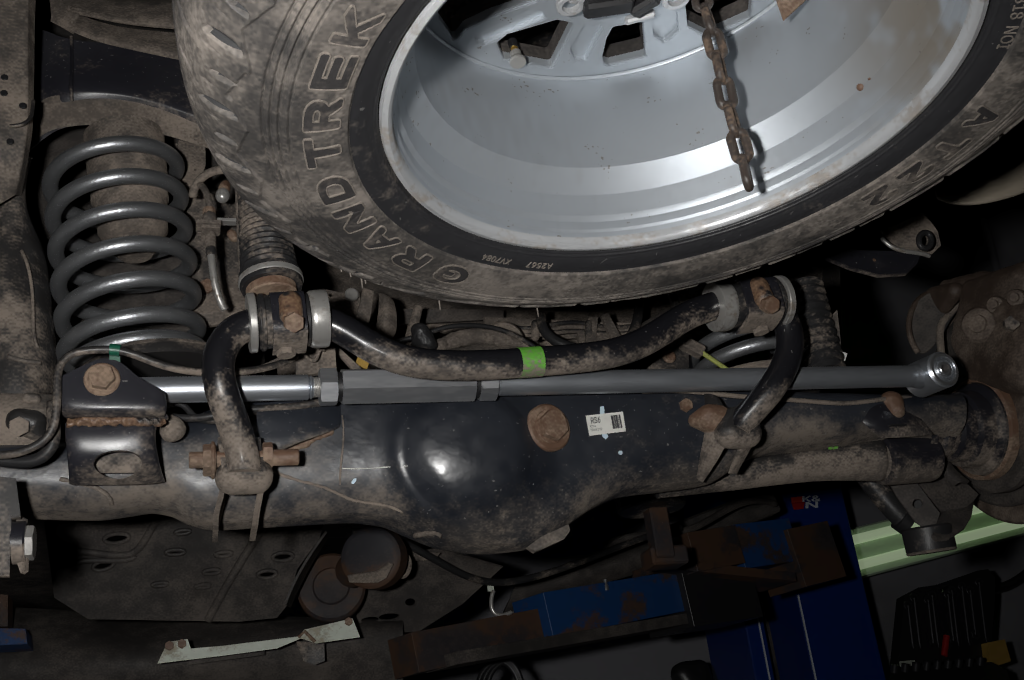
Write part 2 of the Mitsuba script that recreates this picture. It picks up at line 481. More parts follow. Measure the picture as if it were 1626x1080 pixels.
scene['cream'] = dusty((0.30, 0.26, 0.205), 0.4, 0.9, 8, 0.0, dust=((0.22, 0.19, 0.15), (0.18, 0.15, 0.12)), rough=(0.55, 0.9), bump=0)
scene['label_white'] = dusty((0.62, 0.62, 0.58), 0.62, 1.0, 60, 0.0, dust=((0.45, 0.43, 0.38), (0.4, 0.38, 0.33)), rough=(0.5, 0.8), bump=0)
scene['ink'] = plain((0.035, 0.035, 0.038), 0.6)
scene['pale_blue'] = plain((0.48, 0.60, 0.68), 0.55)
scene['blue_paint'] = dusty((0.005, 0.024, 0.145), 0.70, 1.1, 9, 0.0, dust=((0.06, 0.06, 0.08), (0.03, 0.03, 0.05)), rough=(0.35, 0.8), bump=0)
scene['worn_blue'] = dusty((0.009, 0.040, 0.125), 0.46, 0.72, 14, 0.0, dust=((0.07, 0.040, 0.027), (0.035, 0.027, 0.024)), rough=(0.4, 0.6), spec=0.2, bump=0)
scene['rusty_arm'] = dusty((0.060, 0.034, 0.022), 0.38, 0.66, 14, 0.0, dust=((0.04, 0.032, 0.03), (0.02, 0.02, 0.024)), rough=(0.5, 0.6), spec=0.2, bump=0)
scene['white_paint'] = dusty((0.46, 0.50, 0.43), 0.42, 0.75, 22, 0.0, dust=((0.30, 0.27, 0.20), (0.16, 0.13, 0.10)), rough=(0.5, 0.9), bump=0)
scene['wall_grey'] = dusty((0.22, 0.22, 0.24), 0.45, 0.9, 2.2, 0.0, dust=((0.16, 0.16, 0.17), (0.12, 0.12, 0.125)), rough=(0.9, 0.95), bump=0)
scene['dark_steel'] = plain((0.05, 0.05, 0.055), 0.4, 0.7)
scene['plastic_black'] = plain((0.012, 0.012, 0.013), 0.4)
scene['red_paint'] = plain((0.55, 0.045, 0.025), 0.4)
scene['dark_red'] = plain((0.30, 0.012, 0.012), 0.4)
scene['silver_print_and_highlight'] = plain((0.5, 0.54, 0.6), 0.45)  # sticker print, also the painted highlight on the post edges
scene['brass'] = plain((0.62, 0.40, 0.10), 0.3, 0.8)
scene['yellow_box'] = plain((0.35, 0.22, 0.05), 0.6)
scene['lamp_case'] = plain((0.5, 0.62, 0.46), 0.5)

# ================================================================== the setting: workshop wall, floor pan above, room
structure('wall', obox(CAM + [0.6, 3.75, 0.9], EX, EY, EZ, 5.2, 0.05, 2.6, 0.004), 'wall_grey')
structure('floor', obox([0.6, 0.0, -0.05], EX, EY, EZ, 5.2, 3.7, 0.05, 0.004), 'wall_grey')

# ================================================================== spare wheel
WC = CAM + w([0.1262, -0.1866, 0.8227])
WN = w([-0.1788, -0.895, 0.4086]); WN /= np.linalg.norm(WN)          # wheel axis, pointing up into the car
WX = w([1, 0, 0]); WX -= WN * (WX @ WN); WX /= np.linalg.norm(WX)
WY = np.cross(WN, WX)


def wl(u, v, h):
    """photo pixel -> wheel-plane coordinates at height h above the rim's mouth"""
    p = on_plane(u, v, WC + WN * h, WN) - WC
    return np.array([p @ WX, p @ WY])


def wpt(r, ang, h):
    return WC + WX * (r * math.cos(ang)) + WY * (r * math.sin(ang)) + WN * h


wheel = thing('spare_wheel', 'dusty spare wheel with a silver alloy rim, its hollow back facing the camera', 'wheel')
TY = np.array([(.2262, .012), (.2258, .004), (.2285, -.0035), (.234, -.0085), (.242, -.0122), (.2490, -.0142), (.2505, -.0166), (.252, -.0170), (.262, -.0190), (.275, -.0200), (.288, -.0196), (.298, -.0180),
               (.308, -.0150), (.320, -.0105), (.331, -.0045), (.340, .003), (.3475, .012), (.353, .022), (.3575, .034), (.360, .050), (.361, .075), (.361, .115), (.360, .150), (.3575, .166), (.350, .186), (.335, .205), (.30, .215), (.26, .212), (.235, .200), (.226, .185)])
ts = np.concatenate([[0], np.cumsum(np.linalg.norm(np.diff(TY, axis=0), axis=1))])
from scipy.interpolate import PchipInterpolator
tyf = PchipInterpolator(ts, TY)
s_fine = np.concatenate([np.linspace(0, ts[20], 340), np.linspace(ts[20], ts[-1], 60)[1:]])
prof = tyf(s_fine)
S_DARK = int(np.searchsorted(s_fine, ts[5] + 0.0004))


def tyre_mesh(i0, i1, n=1800, scoops=None):
    p, s = prof[i0:i1], s_fine[i0:i1]
    ang = np.arange(n) * 2 * np.pi / n
    tan = np.gradient(p, s, axis=0)
    nr, nh = tan[:, 1], -tan[:, 0]                                   # outward normal in (r, h): away from the section's middle
    sg = np.sign((p[:, 0] - .30) * nr + (p[:, 1] - .095) * nh)
    nr, nh = nr * sg, nh * sg
    A, Sg = np.meshgrid(ang, s)
    r0 = p[:, 0][:, None]
    d = np.zeros_like(A)
    # fine turned ridges outside the lettering
    flat_ = (p[:, 1] < .1)[:, None]
    for rc, wd, am in ((.2905, .0005, -.0010), (.2925, .0009, .0008), (.2975, .0006, -.0019), (.2993, .0010, .0007), (.3030, .0006, -.0021), (.3048, .0010, .0007), (.3085, .0007, -.0024), (.229, .0008, .0008), (.2315, .0008, .0006)):
        d += am * np.exp(-((r0 - rc) / wd) ** 2) * flat_
    # shoulder: raised lugs with a zigzag foot and scooped dents between them
    sh = np.clip((r0 - .318) / .012, 0, 1) * (p[:, 1] < .16)[:, None]
    lug = (A * 180 / np.pi + 152.4) / 5.625
    li = np.round(lug)
    ph = (lug - li) * .0327                                          # metres along the tread from the middle of the scoop
    rnd = np.sin(li * 12.9898) * 43758.5453
    rnd = rnd - np.floor(rnd)
    odd = np.mod(li, 2)
    foot = .3165 + .0105 * np.abs((lug / 2 + .22) % 1 * 2 - 1) + .003 * rnd
    d += .0022 * np.clip((r0 - foot) / .0010, 0, 1) * flat_ * np.clip((.358 - r0) / .01, 0, 1)
    r_a, r_b = .3265 - .0035 * odd - .003 * rnd, .3400 + .0065 * odd
    cr = ph - .10 * (r0 - .333) + 14.0 * (r0 - .333) ** 2 * odd
    t_ = np.clip((r0 - r_a) / (r_b - r_a), 0, 1)
    wid = (.0030 + .0022 * odd) * np.sqrt(np.clip(4 * t_ * (1 - t_), 0, 1)) + 1e-6
    S = np.where(cr > 0, np.clip(1 - cr / (wid * 1.7), 0, 1), np.clip(1 + cr / (wid * .8), 0, 1)) * (wid > 2e-6) * flat_
    S = S * S * (3 - 2 * S)
    d -= .0052 * S
    cr2 = lug - np.floor(lug) - .5
    d -= .0042 * np.exp(-(np.abs(cr2) / (.05 + .03 * rnd)) ** 4) * np.clip((r0 - .349) / .006, 0, 1) * sh
    d -= .0014 * np.exp(-((cr2 - .16) / .018) ** 2) * np.clip((r0 - .334) / .003, 0, 1) * np.clip((.346 - r0) / .003, 0, 1) * flat_
    for hc in (.062, .125):
        d -= .007 * np.exp(-((p[:, 1][:, None] - hc - .004 * np.sin(A * 58)) / .004) ** 4) * (r0 > .35)
    q = np.stack([np.cos(A) * 6, np.sin(A) * 6, Sg * 30], -1)
    d += .0007 * (meshkit.fbm(q * 4, 3, 5) - .5)
    r = r0 + d * nr[:, None]
    h = p[:, 1][:, None] + d * nh[:, None]
    v = WC + (r * np.cos(A))[..., None] * WX + (r * np.sin(A))[..., None] * WY + h[..., None] * WN
    R = len(p)
    i, j = np.meshgrid(np.arange(R - 1), np.arange(n), indexing='ij')
    f = np.stack([i * n + j, i * n + (j + 1) % n, (i + 1) * n + (j + 1) % n, (i + 1) * n + j], -1).reshape(-1, 4)
    if scoops is not None:
        hit = (S.reshape(-1) > .35)[f].all(1)
        f = f[hit if scoops else ~hit]
    return trimesh.Trimesh(v.reshape(-1, 3), np.vstack([f[:, [0, 1, 2]], f[:, [0, 2, 3]]]), process=False)


tyre = part(wheel, 'tyre', tyre_mesh(S_DARK - 1, len(prof), scoops=False), 'tyre_dusty', True)
m = tyre_mesh(S_DARK - 1, len(prof), scoops=True)
m.remove_unreferenced_vertices()
part(tyre, 'tread_scoops', m, 'scoop_rubber', True, label='bare dark rubber in the scooped dents of the tyre shoulder', kind='stuff')
part(tyre, 'inner_sidewall', tyre_mesh(0, S_DARK, 720), 'tyre_black', True, label='clean black band of the tyre next to the rim')

r_of, h_of = prof[:340, 0], prof[:340, 1]


def side_h(r):
    return np.interp(r, r_of, h_of)


def glyph(text, bold=True):
    m = meshkit.text_mesh(text, 1.0, 0.1, bold)
    up = m.face_normals[:, 2] > 0.9
    g = shapely.union_all([Polygon(m.vertices[f][:, :2]).buffer(1e-4) for f in m.faces[up]])
    return affinity.translate(g, -g.bounds[0], 0)


def bent(poly, ang, r_low, height, width, lift, th=.0012, sgn=-1):
    """lettering laid on the sidewall, its foot at radius r_low, tops outwards"""
    x0, y0, x1, y1 = poly.bounds
    g = affinity.scale(affinity.translate(poly, -(x0 + x1) / 2, -y0), width / (x1 - x0), height / (y1 - y0), origin=(0, 0))
    g = shapely.segmentize(g, 0.0025)
    ms = [trimesh.creation.extrude_polygon(q, th, engine='earcut') for q in getattr(g, 'geoms', [g]) if q.area > 1e-8]
    m = cat(*ms)
    v = m.vertices
    rm = r_low + height / 2
    a = ang + sgn * -1 * v[:, 0] / rm
    r = r_low + v[:, 1]
    h = side_h(r) - lift + th - v[:, 2]
    out = WC + (r * np.cos(a))[:, None] * WX + (r * np.sin(a))[:, None] * WY + h[:, None] * WN
    m = trimesh.Trimesh(out, m.faces, process=False)
    m.fix_normals()
    return m


def px_ang(u, v):
    a = wl(u, v, -.018)
    return math.atan2(a[1], a[0]), math.hypot(*a)


def letters(text, spots, r_low, height, width, name):
    for ch, (u, v), k in zip(text, spots, range(99)):
        g = glyph(ch)
        x0, y0, x1, y1 = g.bounds
        a, _ = px_ang(u, v)
        near = [abs(math.remainder(px_ang(*q)[0] - a, 2 * math.pi)) for q in spots if q != (u, v)]
        wd = min(width, .90 * min(near) * (r_low + height / 2))
        g = affinity.scale(g, wd / (x1 - x0), height / (y1 - y0), origin=(0, 0)).buffer(.0007 if ch == 'K' else .0014, join_style=2)
        edge = g.buffer(.0005).difference(g.buffer(-.0004))
        bx = g.bounds
        part(tyre, name, bent(g, a, r_low, bx[3] - bx[1], bx[2] - bx[0], .0007), 'tyre_letter', False)
        edges.append(bent(edge, a, r_low - .0007, bx[3] - bx[1] + .0014, bx[2] - bx[0] + .0014, .0013, .0018))


edges = []
letters('GRANDTREK', [(713, 436), (650, 409), (594, 382), (557, 345), (529, 298), (513, 238), (514, 179), (537, 112), (584, 45)], 0.2560, .0225, .0310, 'raised_letter')
letters('AT22', [(1561, 183), (1517, 233), (1457, 272), (1397, 308)], .2570, .0220, .0250, 'raised_letter')
part(tyre, 'letter_outlines', cat(*edges), 'tyre_edge', False, kind='stuff')
small = []
for text, (u, v), hgt, per, rl in (('A2567', (880, 407), .0062, .0052, .2385), ('XV7084', (815, 401), .0062, .0052, .2385), ('1818', (1607, 20), .0085, .0085, .2400), ('NOI', (1572, 75), .0085, .0085, .2400)):
    a, _ = px_ang(u, v)
    g = glyph(text, False)
    small.append(bent(g, a, rl, hgt, per * len(text), .0006, .0008))
part(tyre, 'small_lettering', cat(*small), 'tyre_edge', False, kind='stuff')
# rubber hairs left by the mould vents
rng = np.random.default_rng(3)
hairs = []
for (u, v, ln) in ((569, 445, 15), (694, 482, 14), (851, 492, 15), (575, 448, 6), (551, 437, 6), (536, 430, 5)):
    a = wl(u, v, -.005)
    ang = math.atan2(a[1], a[0])
    p0 = wpt(math.hypot(*a) - .004, ang, -.004)
    hairs.append(tube([p0, p0 + np.array([0.0005, 0.001, -.0007 * ln])], [.0009, .0006], 6, smooth_path=False))
part(tyre, 'mould_hairs', cat(*hairs), 'tyre_edge', 40, kind='stuff')

RIM = [(.2262, .006), (.2262, -.001), (.2245, -.0052), (.2205, -.0062), (.2180, -.0045), (.2165, -.001), (.2158, .004), (.2150, .0085), (.2135, .011), (.2130, .0150), (.2128, .0185), (.2112, .0215), (.2095, .0235), (.2085, .0300), (.2062, .0435),
       (.1915, .0640), (.1905, .1000), (.1905, .1310), (.1968, .1700), (.1972, .190), (.2262, .196), (.2262, .19)]
rim = part(wheel, 'rim', lathe(RIM[6:], WC, WN, 400), 'rim_silver', 13)
part(rim, 'rim_lip', lathe(RIM[:7], WC, WN, 300), 'rim_edge', 40, label='scuffed dusty lip of the silver rim')

HS = .1725
W0 = [(690, -40), (697, 32), (722, 67), (738, 46), (780, 26), (850, 2), (880, -25), (860, -70), (760, -90)]
W1 = [(789, 70), (806, 56), (884, 33), (911, 38), (876, 108), (800, 94)]
W2 = [(957, 92), (964, 62), (974, 44), (1022, 36), (1026, 90), (967, 104), (959, 100)]
W3 = [(1089, 5), (1092, 42), (1124, 58), (1192, 28), (1196, -30), (1092, -30)]
PK = [[(752, 60), (757, 52), (842, 15), (863, 20), (866, 28), (770, 70), (757, 69)], [(906, 79), (928, 42), (958, 42), (930, 95), (913, 95)], [(1036, 28), (1076, 19), (1077, 48), (1055, 68), (1038, 56)]]


def lpoly(px, h):
    return Polygon([wl(u, v, h) for u, v in px]).buffer(0)


wins = [lpoly(q, HS).buffer(-.003).buffer(.003) for q in (W0, W1, W2, W3)]
pock = [lpoly(q, HS).buffer(-.0022).buffer(.0022) for q in PK]
turned = [affinity.rotate(wins[2], a, origin=(0, 0)) for a in (-95, -130, -165, -200, -235)]
disc = shapely.Point(0, 0).buffer(.1966, 96)
for q in wins + turned:
    disc = disc.difference(q)
upper = disc
for q in pock:
    upper = upper.difference(q)
NDN = -WN
spokes = cat(extrude(upper, WC + WN * HS, NDN, WX, WY, .0062, .0022), extrude(disc, WC + WN * (HS + .005), NDN, WX, WY, .0045, .0004))
part(wheel, 'wheel_disc', extrude(disc, WC + WN * (HS + .0094), NDN, WX, WY, .015, 0), 'dark_dust', False, label='dusty brown inner edges of the rim windows')
part(wheel, 'spokes', spokes, 'rim_silver', False, label='silver spokes with pockets and dark windows between them')
part(wheel, 'rim_weld', lathe([(.1945, HS - .0005), (.1950, HS - .0035), (.1968, HS - .0042), (.1985, HS - .002)], WC, WN, 300), 'rim_silver', True)
hub = part(wheel, 'hub_face', lathe([(0, HS - .026), (.030, HS - .026), (.034, HS - .020), (.060, HS - .020), (.0635, HS - .016), (.080, HS - .013), (.0900, HS - .009), (.0925, HS - .002), (.093, HS + .01)], WC, WN, 160), 'hub_grime', 30, label='grimy cast hub face of the wheel')


RIM_DIRT = wpt(.212, math.atan2(*wl(1505, 35, .02)[::-1]), .02)


def at_wheel(u, v, h):
    a = wl(u, v, h)
    return WC + WX * a[0] + WY * a[1] + WN * h


for u, v, rr_ in ((905, 2, .013), (1072, -8, .013)):
    part(hub, 'lug_seat', ring(at_wheel(u, v, HS - .0125), -WN, rr_ * .62, rr_, .006), 'rim_edge', 35)
part(hub, 'cast_rib', obox(at_wheel(1016, 27, HS - .012), WX * .97 + WY * -.2, WY, WN, .014, .0035, .004, .002), 'rim_edge', False)
part(hub, 'clip', obox(at_wheel(965, 5, HS - .018), WX, WY, WN, .022, .009, .009, .003), 'plastic_black', False)
part(hub, 'clip', obox(at_wheel(1022, 2, HS - .018), WX * .8 - WY * .6, WX * .6 + WY * .8, WN, .014, .007, .009, .003), 'plastic_black', False)
vb = at_wheel(823, 100, .161)
vax = WN * .97 - WX * .02 + WY * .1
def vs(pr, k=.70):
    return [(r * .95, h * k) for r, h in pr]


stem = part(wheel, 'valve_stem', lathe(vs([(0, 0), (.0078, 0), (.0082, .004), (.0062, .009), (.0052, .010), (.0055, .019), (.0035, .021), (0, .022)]), vb, vax, 32), 'worn_steel', 35)
part(stem, 'collar', lathe(vs([(0, .021), (.0036, .021), (.0036, .028), (0, .029)]), vb, vax, 24), 'brass', 35)
part(stem, 'cap', lathe(vs([(0, .027), (.0047, .027), (.0049, .040), (.0040, .042), (0, .042)]), vb, vax, 14), 'plastic_black', False)

# ================================================================== rusty chain of the spare wheel winch
chain = thing('hanging_chain', 'rusty steel chain hanging in front of the silver rim', 'chain')
CB = at(1184, 274, .700)


def link_mesh(c, t, side, L=.0350, Wd=.0195, r=.0039):
    t, a, b = frame(t, side)
    half, R = L / 2 - r, Wd / 2 - r
    st = half - R
    pts = []
    for k in range(12):
        ph = -np.pi / 2 + np.pi * k / 11
        pts.append((st + R * math.cos(ph), R * math.sin(ph)))
    for k in range(12):
        ph = np.pi / 2 + np.pi * k / 11
        pts.append((-st + R * math.cos(ph), R * math.sin(ph)))
    pts = np.array(pts + pts[:1])
    m = tube([np.asarray(c) + x * t + y * a for x, y in pts], r, 12, smooth_path=False, caps=False)
    m.merge_vertices()
    q = m.vertices * 130
    m.vertices = m.vertices + m.vertex_normals * ((meshkit.fbm(q, 3, 2) - .5) * .0014)[:, None]
    return m


rng = np.random.default_rng(5)
view = (CB - CAM) / np.linalg.norm(CB - CAM)
sideways = np.cross(view, EZ)
cz = CB.copy()
for k in range(14):
    tw = math.radians((8 if k % 2 == 1 else 78) + rng.uniform(-12, 12))
    side = sideways * math.cos(tw) + view * math.sin(tw)
    ax = np.array([rng.uniform(-.06, .06) - .02, rng.uniform(-.05, .05), 1.0])
    part(chain, 'link', link_mesh(cz, ax, side), 'chain_rust', True)
    cz = cz + ax / np.linalg.norm(ax) * .0262
for u, v, a_, b_ in ((1398, 147, 5, 6.5), (1361, 123, 1.6, 1.2)):
    q3 = wl(u, v, .043)
    an_ = math.atan2(q3[1], q3[0])
    c_ = wpt(.2050, an_, .0435)
    inw = -(WX * math.cos(an_) + WY * math.sin(an_)) * .85 - WN * .5
    part(rim, 'rust_spot', lathe([(0, .0008), (.0017 * a_ / 5 * 1.6, .0006), (.0022 * a_ / 5 * 1.6, -.001)], c_, inw, 14), 'rust', True, label='small rust spot on the silver rim')
single('carrier_plate', 'small rusty pointed plate in front of the silver rim, right of the chain', 'plate', plate([(1228, -40), (1238, 0), (1248, 28), (1281, -2), (1300, -40)], .66, .005), 'rust', False)

# ================================================================== anti-roll bar with its two clamps
YB, YT, YX = 1.07, 1.125, 1.225
sway = thing('anti_roll_bar', 'bent black anti-roll bar half covered with dust, a green band round its middle', 'bar')
bar_px = [(388, 752, 1.105), (383, 715, 1.10), (366, 660, 1.085), (349, 608, 1.072), (350, 560, 1.07), (373, 527, 1.07), (405, 514, 1.07), (452, 507, 1.07), (505, 509, 1.07), (545, 524, 1.07), (585, 548, 1.07), (632, 569, 1.07), (690, 579, 1.07), (760, 580, 1.07), (830, 576, 1.07), (905, 570, 1.07), (975, 560, 1.07), (1030, 539, 1.07), (1082, 507, 1.07), (1125, 488, 1.07), (1165, 478, 1.07), (1205, 477, 1.075), (1236, 492, 1.08), (1254, 535, 1.085), (1247, 578, 1.09), (1218, 626, 1.10), (1190, 657, 1.115), (1171, 684, 1.125)]
bar_pts = P(*bar_px)
part(sway, 'bar', tube(bar_pts, .0165, 64, 30), 'bar_paint', True)
k = 14
band = spline(bar_pts, 10)
mid = np.argmin(np.linalg.norm(band - at(838, 575, 1.07), axis=1))
part(sway, 'green_band', tube(band[mid - 3:mid + 4][[0, 3, 6]], .0170, 40, smooth_path=False), 'green_tape', 40, label='bright green tape band')
for u, v, sd in ((388, 757, 1), (1172, 688, 1)):
    c = at(u, v, 1.118 if u < 500 else 1.13)
    part(sway, 'end_eye', hull_balls([(c - EX * .011, .0185), (c + EX * .011, .0185), (c + EZ * .016, .0170)], .006, .0009, 60, 3), 'dust_black', True, label='dust-caked end eye')


def clamp(u, v, y, lbl, ul, ur, s=1.0):
    t = thing('bar_clamp', lbl, 'clamp', 'clamps of the anti-roll bar')
    a, b = at(*ul, y), at(*ur, y)
    ax = (b - a) / np.linalg.norm(b - a)
    L = np.linalg.norm(b - a)
    ax, up_, fr = ax, None, None
    up_ = EZ - ax * (EZ @ ax); up_ /= np.linalg.norm(up_)
    fr = np.cross(up_, ax) * 1.0
    if fr[1] > 0:
        fr = -fr
    c = (a + b) / 2
    R = .0310 * s
    part(t, 'flange', ring(a - ax * .004, ax, .0168, R * 1.02, .008), 'worn_steel', 30, label='worn steel end flange')
    part(t, 'flange', lathe([(.0168, 0), (R * .93, 0), (R * .98, .002), (R, .006), (R, .014), (R * .98, .019), (R * .90, .020), (.0168, .020)], b - ax * .016, ax, 64), 'worn_steel', 30, label='wide steel band at the inner end of the clamp')
    part(t, 'rubber_bush', cyl(a + ax * .004, ax, R * .92, L - .018, .003, 48), 'rubber', 35)
    part(t, 'rubber_bush', ring(a + ax * .008, ax, R * .9, R * .985, .005), 'rubber', 35)
    # strap folded over the bush, flat in front
    pr = [(-.026, R * .55), (-.022, R * .98), (-.010, R * 1.08), (.006, R * 1.08), (.020, R * .98), (.027, R * .6), (.030, R * .1), (.030, -R * .3)]
    rows = []
    for x in np.linspace(a @ ax + .018, b @ ax - .022, 6):
        rows.append([c + ax * (x - c @ ax) + fr * f_ * 1.05 - up_ * (h_ + .004) for h_, f_ in pr])
    g = np.array(rows)
    x_ = np.arange(len(pr))
    g = make_interp_spline(x_, g, k=3, axis=1)(np.linspace(0, len(pr) - 1, 40))
    part(t, 'strap', solid(g, .0035), 'black_paint', 35)
    bc = c + fr * R * 1.07 - up_ * .006
    k_ = part(t, 'bolt_boss', hull_balls([(bc + up_ * .012, .012), (bc - up_ * .004 + fr * .002, .0125)], .004, .0012, 90, 4), 'rusty_black', True)
    part(k_, 'bolt', hexbar(bc - up_ * .012 + fr * .004, fr * .9 - up_ * .5, .0105, .014), 'rust', 25)
    part(t, 'stud_nut', hexbar(c - up_ * R * 1.0 + ax * -.006, -up_, .010, .009), 'dust', 25)
    return t, c, ax, up_, fr


clamp(455, 510, 1.07, 'clamp of the anti-roll bar below the corrugated boot, with a rusty bolt', (400, 513), (514, 506))
clamp(1185, 480, 1.07, 'dusty clamp at the right-hand end of the anti-roll bar', (1238, 478), (1136, 487), .98)

# corrugated boot above the left clamp
boot = thing('corrugated_boot', 'dusty corrugated rubber boot standing on the left clamp of the anti-roll bar', 'boot')
b0, b1 = at(432, 458, 1.085), at(408, 288, 1.10)
bl = np.linalg.norm(b1 - b0)
pr = [(.0, 0), (.0325, 0), (.0335, .004), (.0335, .017), (.0300, .019)]
h = .021
k = 0
while h < bl:
    R = .0325 - .010 * (h / bl)
    pr += [(R - .0030, h), (R - .0016, h + .0010), (R, h + .0030), (R, h + .0042), (R - .0016, h + .0062)]
    h += .0074
    k += 1
pr.append((0, h))
bt = lathe(pr, b0, b1 - b0, 120)
bt.vertices = bt.vertices + (meshkit.fbm(bt.vertices * 70, 2, 1) - .5)[:, None] * np.array([.002, .002, .0015])
part(boot, 'bellows', bt, 'rubber', 30)
part(boot, 'hose_clamp', ring(b0 + (b1 - b0) / bl * .0055, b1 - b0, .0330, .0348, .0072), 'worn_steel', 30, label='steel band round the foot of the boot')
part(boot, 'foot', cyl(b0 - EZ * .010, b1 - b0, .027, .012), 'rust', 35)

# ================================================================== track bar
tb = thing('track_bar', 'grey adjustable track bar with a hexagonal turnbuckle and a round eye at its right end', 'track bar')
tl, tr = at(175, 621, YT), at(1468, 597, YT)
tax = (tr - tl) / np.linalg.norm(tr - tl)


def on_bar(u):
    """point of the bar's axis that is seen at photo column u"""
    nrm = np.cross(ray(u, 0), ray(u, 1080))
    return tl + tax * (((CAM - tl) @ nrm) / (tax @ nrm))


RT = .0139


def seg(u0, u1, r, bsdf, name, bev=.0012, **k):
    a, b = on_bar(u0), on_bar(u1)
    return part(tb, name, cyl(a, tax, r, np.linalg.norm(b - a), bev, 72), bsdf, 30, **k)


seg(150, 490, RT, 'satin_grey', 'tube')
seg(489, 498, RT * .96, 'satin_grey', 'tube_end', .003)
seg(790, 1462, RT, 'satin_grey', 'tube')
seg(785, 792, RT * .93, 'bright_steel', 'tube_end', .002)


def thread(u0, u1, r, name):
    a, L = on_bar(u0), np.linalg.norm(on_bar(u1) - on_bar(u0))
    p = [(0, 0)]
    h = 0
    while h < L:
        p += [(r - .0009, h), (r, h + .0008)]
        h += .0016
    part(tb, name, lathe(p + [(0, L)], a, tax, 48), 'worn_steel', False)


thread(497, 512, RT * .82, 'thread')
for u0_, u1_ in ((530, 546), (748, 764)):
    a_ = on_bar(u0_)
    part(tb, 'dark_gap_ring', cyl(a_, tax, RT * 1.16, np.linalg.norm(on_bar(u1_) - a_), .001, 48), 'plastic_black', 30, label='black ring standing in for the dark gap between lock nut and turnbuckle')  # black colour stands in for the shade in the gap
thread(780, 790, RT * .84, 'thread')
for (u0, u1, rc, rot, nm) in ((507, 534, .0215, -13, 'lock_nut'), (542, 751, .0210, 5, 'turnbuckle'), (759, 786, .0198, 14, 'lock_nut')):
    a, L = on_bar(u0), np.linalg.norm(on_bar(u1) - on_bar(u0))
    part(tb, nm, hexbar(a, tax, rc, L, rot, .10, hint=[0, -.93, -.36]), 'hex_grey', 22)
# right eye
ec = at(1481, 594, YT - .004)
eax = np.array([.05, -1, -.10]); eax /= np.linalg.norm(eax)
eye = part(tb, 'eye', ring(ec - eax * .030, eax, .0150, .0235, .052, .002, 96), 'satin_grey', 30)
part(eye, 'rubber_bush', lathe([(.0085, -.022), (.0150, -.022), (.0150, .0205), (.0128, .0222), (.0108, .0205), (.0085, .0225)], ec, eax, 64), 'satin_grey', 30)
part(eye, 'outer_ring', ring(ec + eax * .018, eax, .0172, .0215, .0055, .0015, 72), 'bright_steel', 30, label='bright turned rim of the eye')
part(eye, 'inner_sleeve', ring(ec - eax * .026, eax, .0062, .0092, .052, .001, 48), 'bright_steel', 30)
part(eye, 'bolt_inside', cyl(ec - eax * .02, eax, .0063, .03), 'rust', 30, label='rusty bolt seen through the sleeve')
part(tb, 'weld', hull_balls([(on_bar(1452), .0150), (on_bar(1464), .0165)], .005, .0010, 120, 3), 'satin_grey', True)

# ================================================================== rear axle
axle = thing('rear_axle', 'black rear axle housing with a domed differential cover, dusty along its lower edge', 'axle')
SIL = [  # photo column, top, bottom edge of the housing
    (-60, 716, 816), (35, 716, 818), (100, 712, 820), (150, 706, 821), (205, 698, 815), (240, 690, 810), (270, 680, 815), (300, 672, 829), (340, 655, 838), (420, 625, 834), (500, 605, 829), (560, 600, 826), (610, 598, 832), (650, 596, 848), (700, 594, 867), (770, 592, 876),
    (840, 592, 870), (880, 594, 852), (912, 596, 828), (945, 600, 806), (990, 604, 786), (1060, 610, 777), (1130, 618, 766), (1165, 622, 745), (1205, 628, 722), (1260, 632, 714), (1330, 634, 708), (1400, 636, 700), (1500, 636, 706)]
SIL = np.array(SIL, float)
us = np.linspace(SIL[0, 0], SIL[-1, 0], 420)
vt, vb_ = PchipInterpolator(SIL[:, 0], SIL[:, 1])(us), PchipInterpolator(SIL[:, 0], SIL[:, 2])(us)
NPH = 220
ph = np.arange(NPH) * 2 * np.pi / NPH
rows = []
for u, a, b in zip(us, vt, vb_):
    p0, p1 = at(u, a, YX), at(u, b, YX + .01)
    c, half = (p0 + p1) / 2, np.linalg.norm(p0 - p1) / 2
    zdir = (p0 - p1) / (2 * half)
    depth = .050 + .018 * math.exp(-((u - 740) / 260) ** 2)
    e = .72
    co, si = np.cos(ph), np.sin(ph)
    rows.append(c + np.sign(co)[:, None] * (np.abs(co) ** e)[:, None] * half * zdir + np.sign(si)[:, None] * (np.abs(si) ** e)[:, None] * depth * -EY)
G = np.array(rows)
# dome of the differential cover and its foot
dc = at(742, 716, YX - .06)
dx, dz = (G[..., 0] - dc[0]), (G[..., 2] - dc[2])
rad = np.sqrt((dx / 1.0) ** 2 + (dz / 1.0) ** 2)
front = (np.sin(ph) > 0)[None, :]
k_ = np.clip((.112 - rad) / .062, 0, 1)
dome = .0022 * np.exp(-((rad - .083) / .006) ** 2) * np.clip(-dx / .05, 0, 1) * np.clip((.05 - dz) / .05, 0, 1) + .018 * k_ * k_ * (3 - 2 * k_) + .012 * np.clip(1 - (rad / .075) ** 2, 0, 1)
fade = np.clip((np.sin(ph) - .1) / .4, 0, 1)[None, :]
G[..., 1] -= dome * fade
dent = meshkit.fbm(G * 14, 3, 9) - .5
G[..., 1] -= .0022 * dent * fade
lip = np.exp(-((ph[None, :] - np.pi * .93) / .10) ** 2) * .003
G[..., 1] -= lip
R, C = G.shape[:2]
i, j = np.meshgrid(np.arange(R - 1), np.arange(C), indexing='ij')
q = np.stack([i * C + j, i * C + (j + 1) % C, (i + 1) * C + (j + 1) % C, (i + 1) * C + j], -1).reshape(-1, 4)
hm = trimesh.Trimesh(G.reshape(-1, 3), np.vstack([q[:, [0, 1, 2]], q[:, [0, 2, 3]]]), process=False)
hm.fix_normals()
part(axle, 'housing', hm, 'axle_paint', True)
from trimesh.ray.ray_triangle import RayMeshIntersector
front_pts = G[:, :NPH // 2 + 1].reshape(-1, 3)
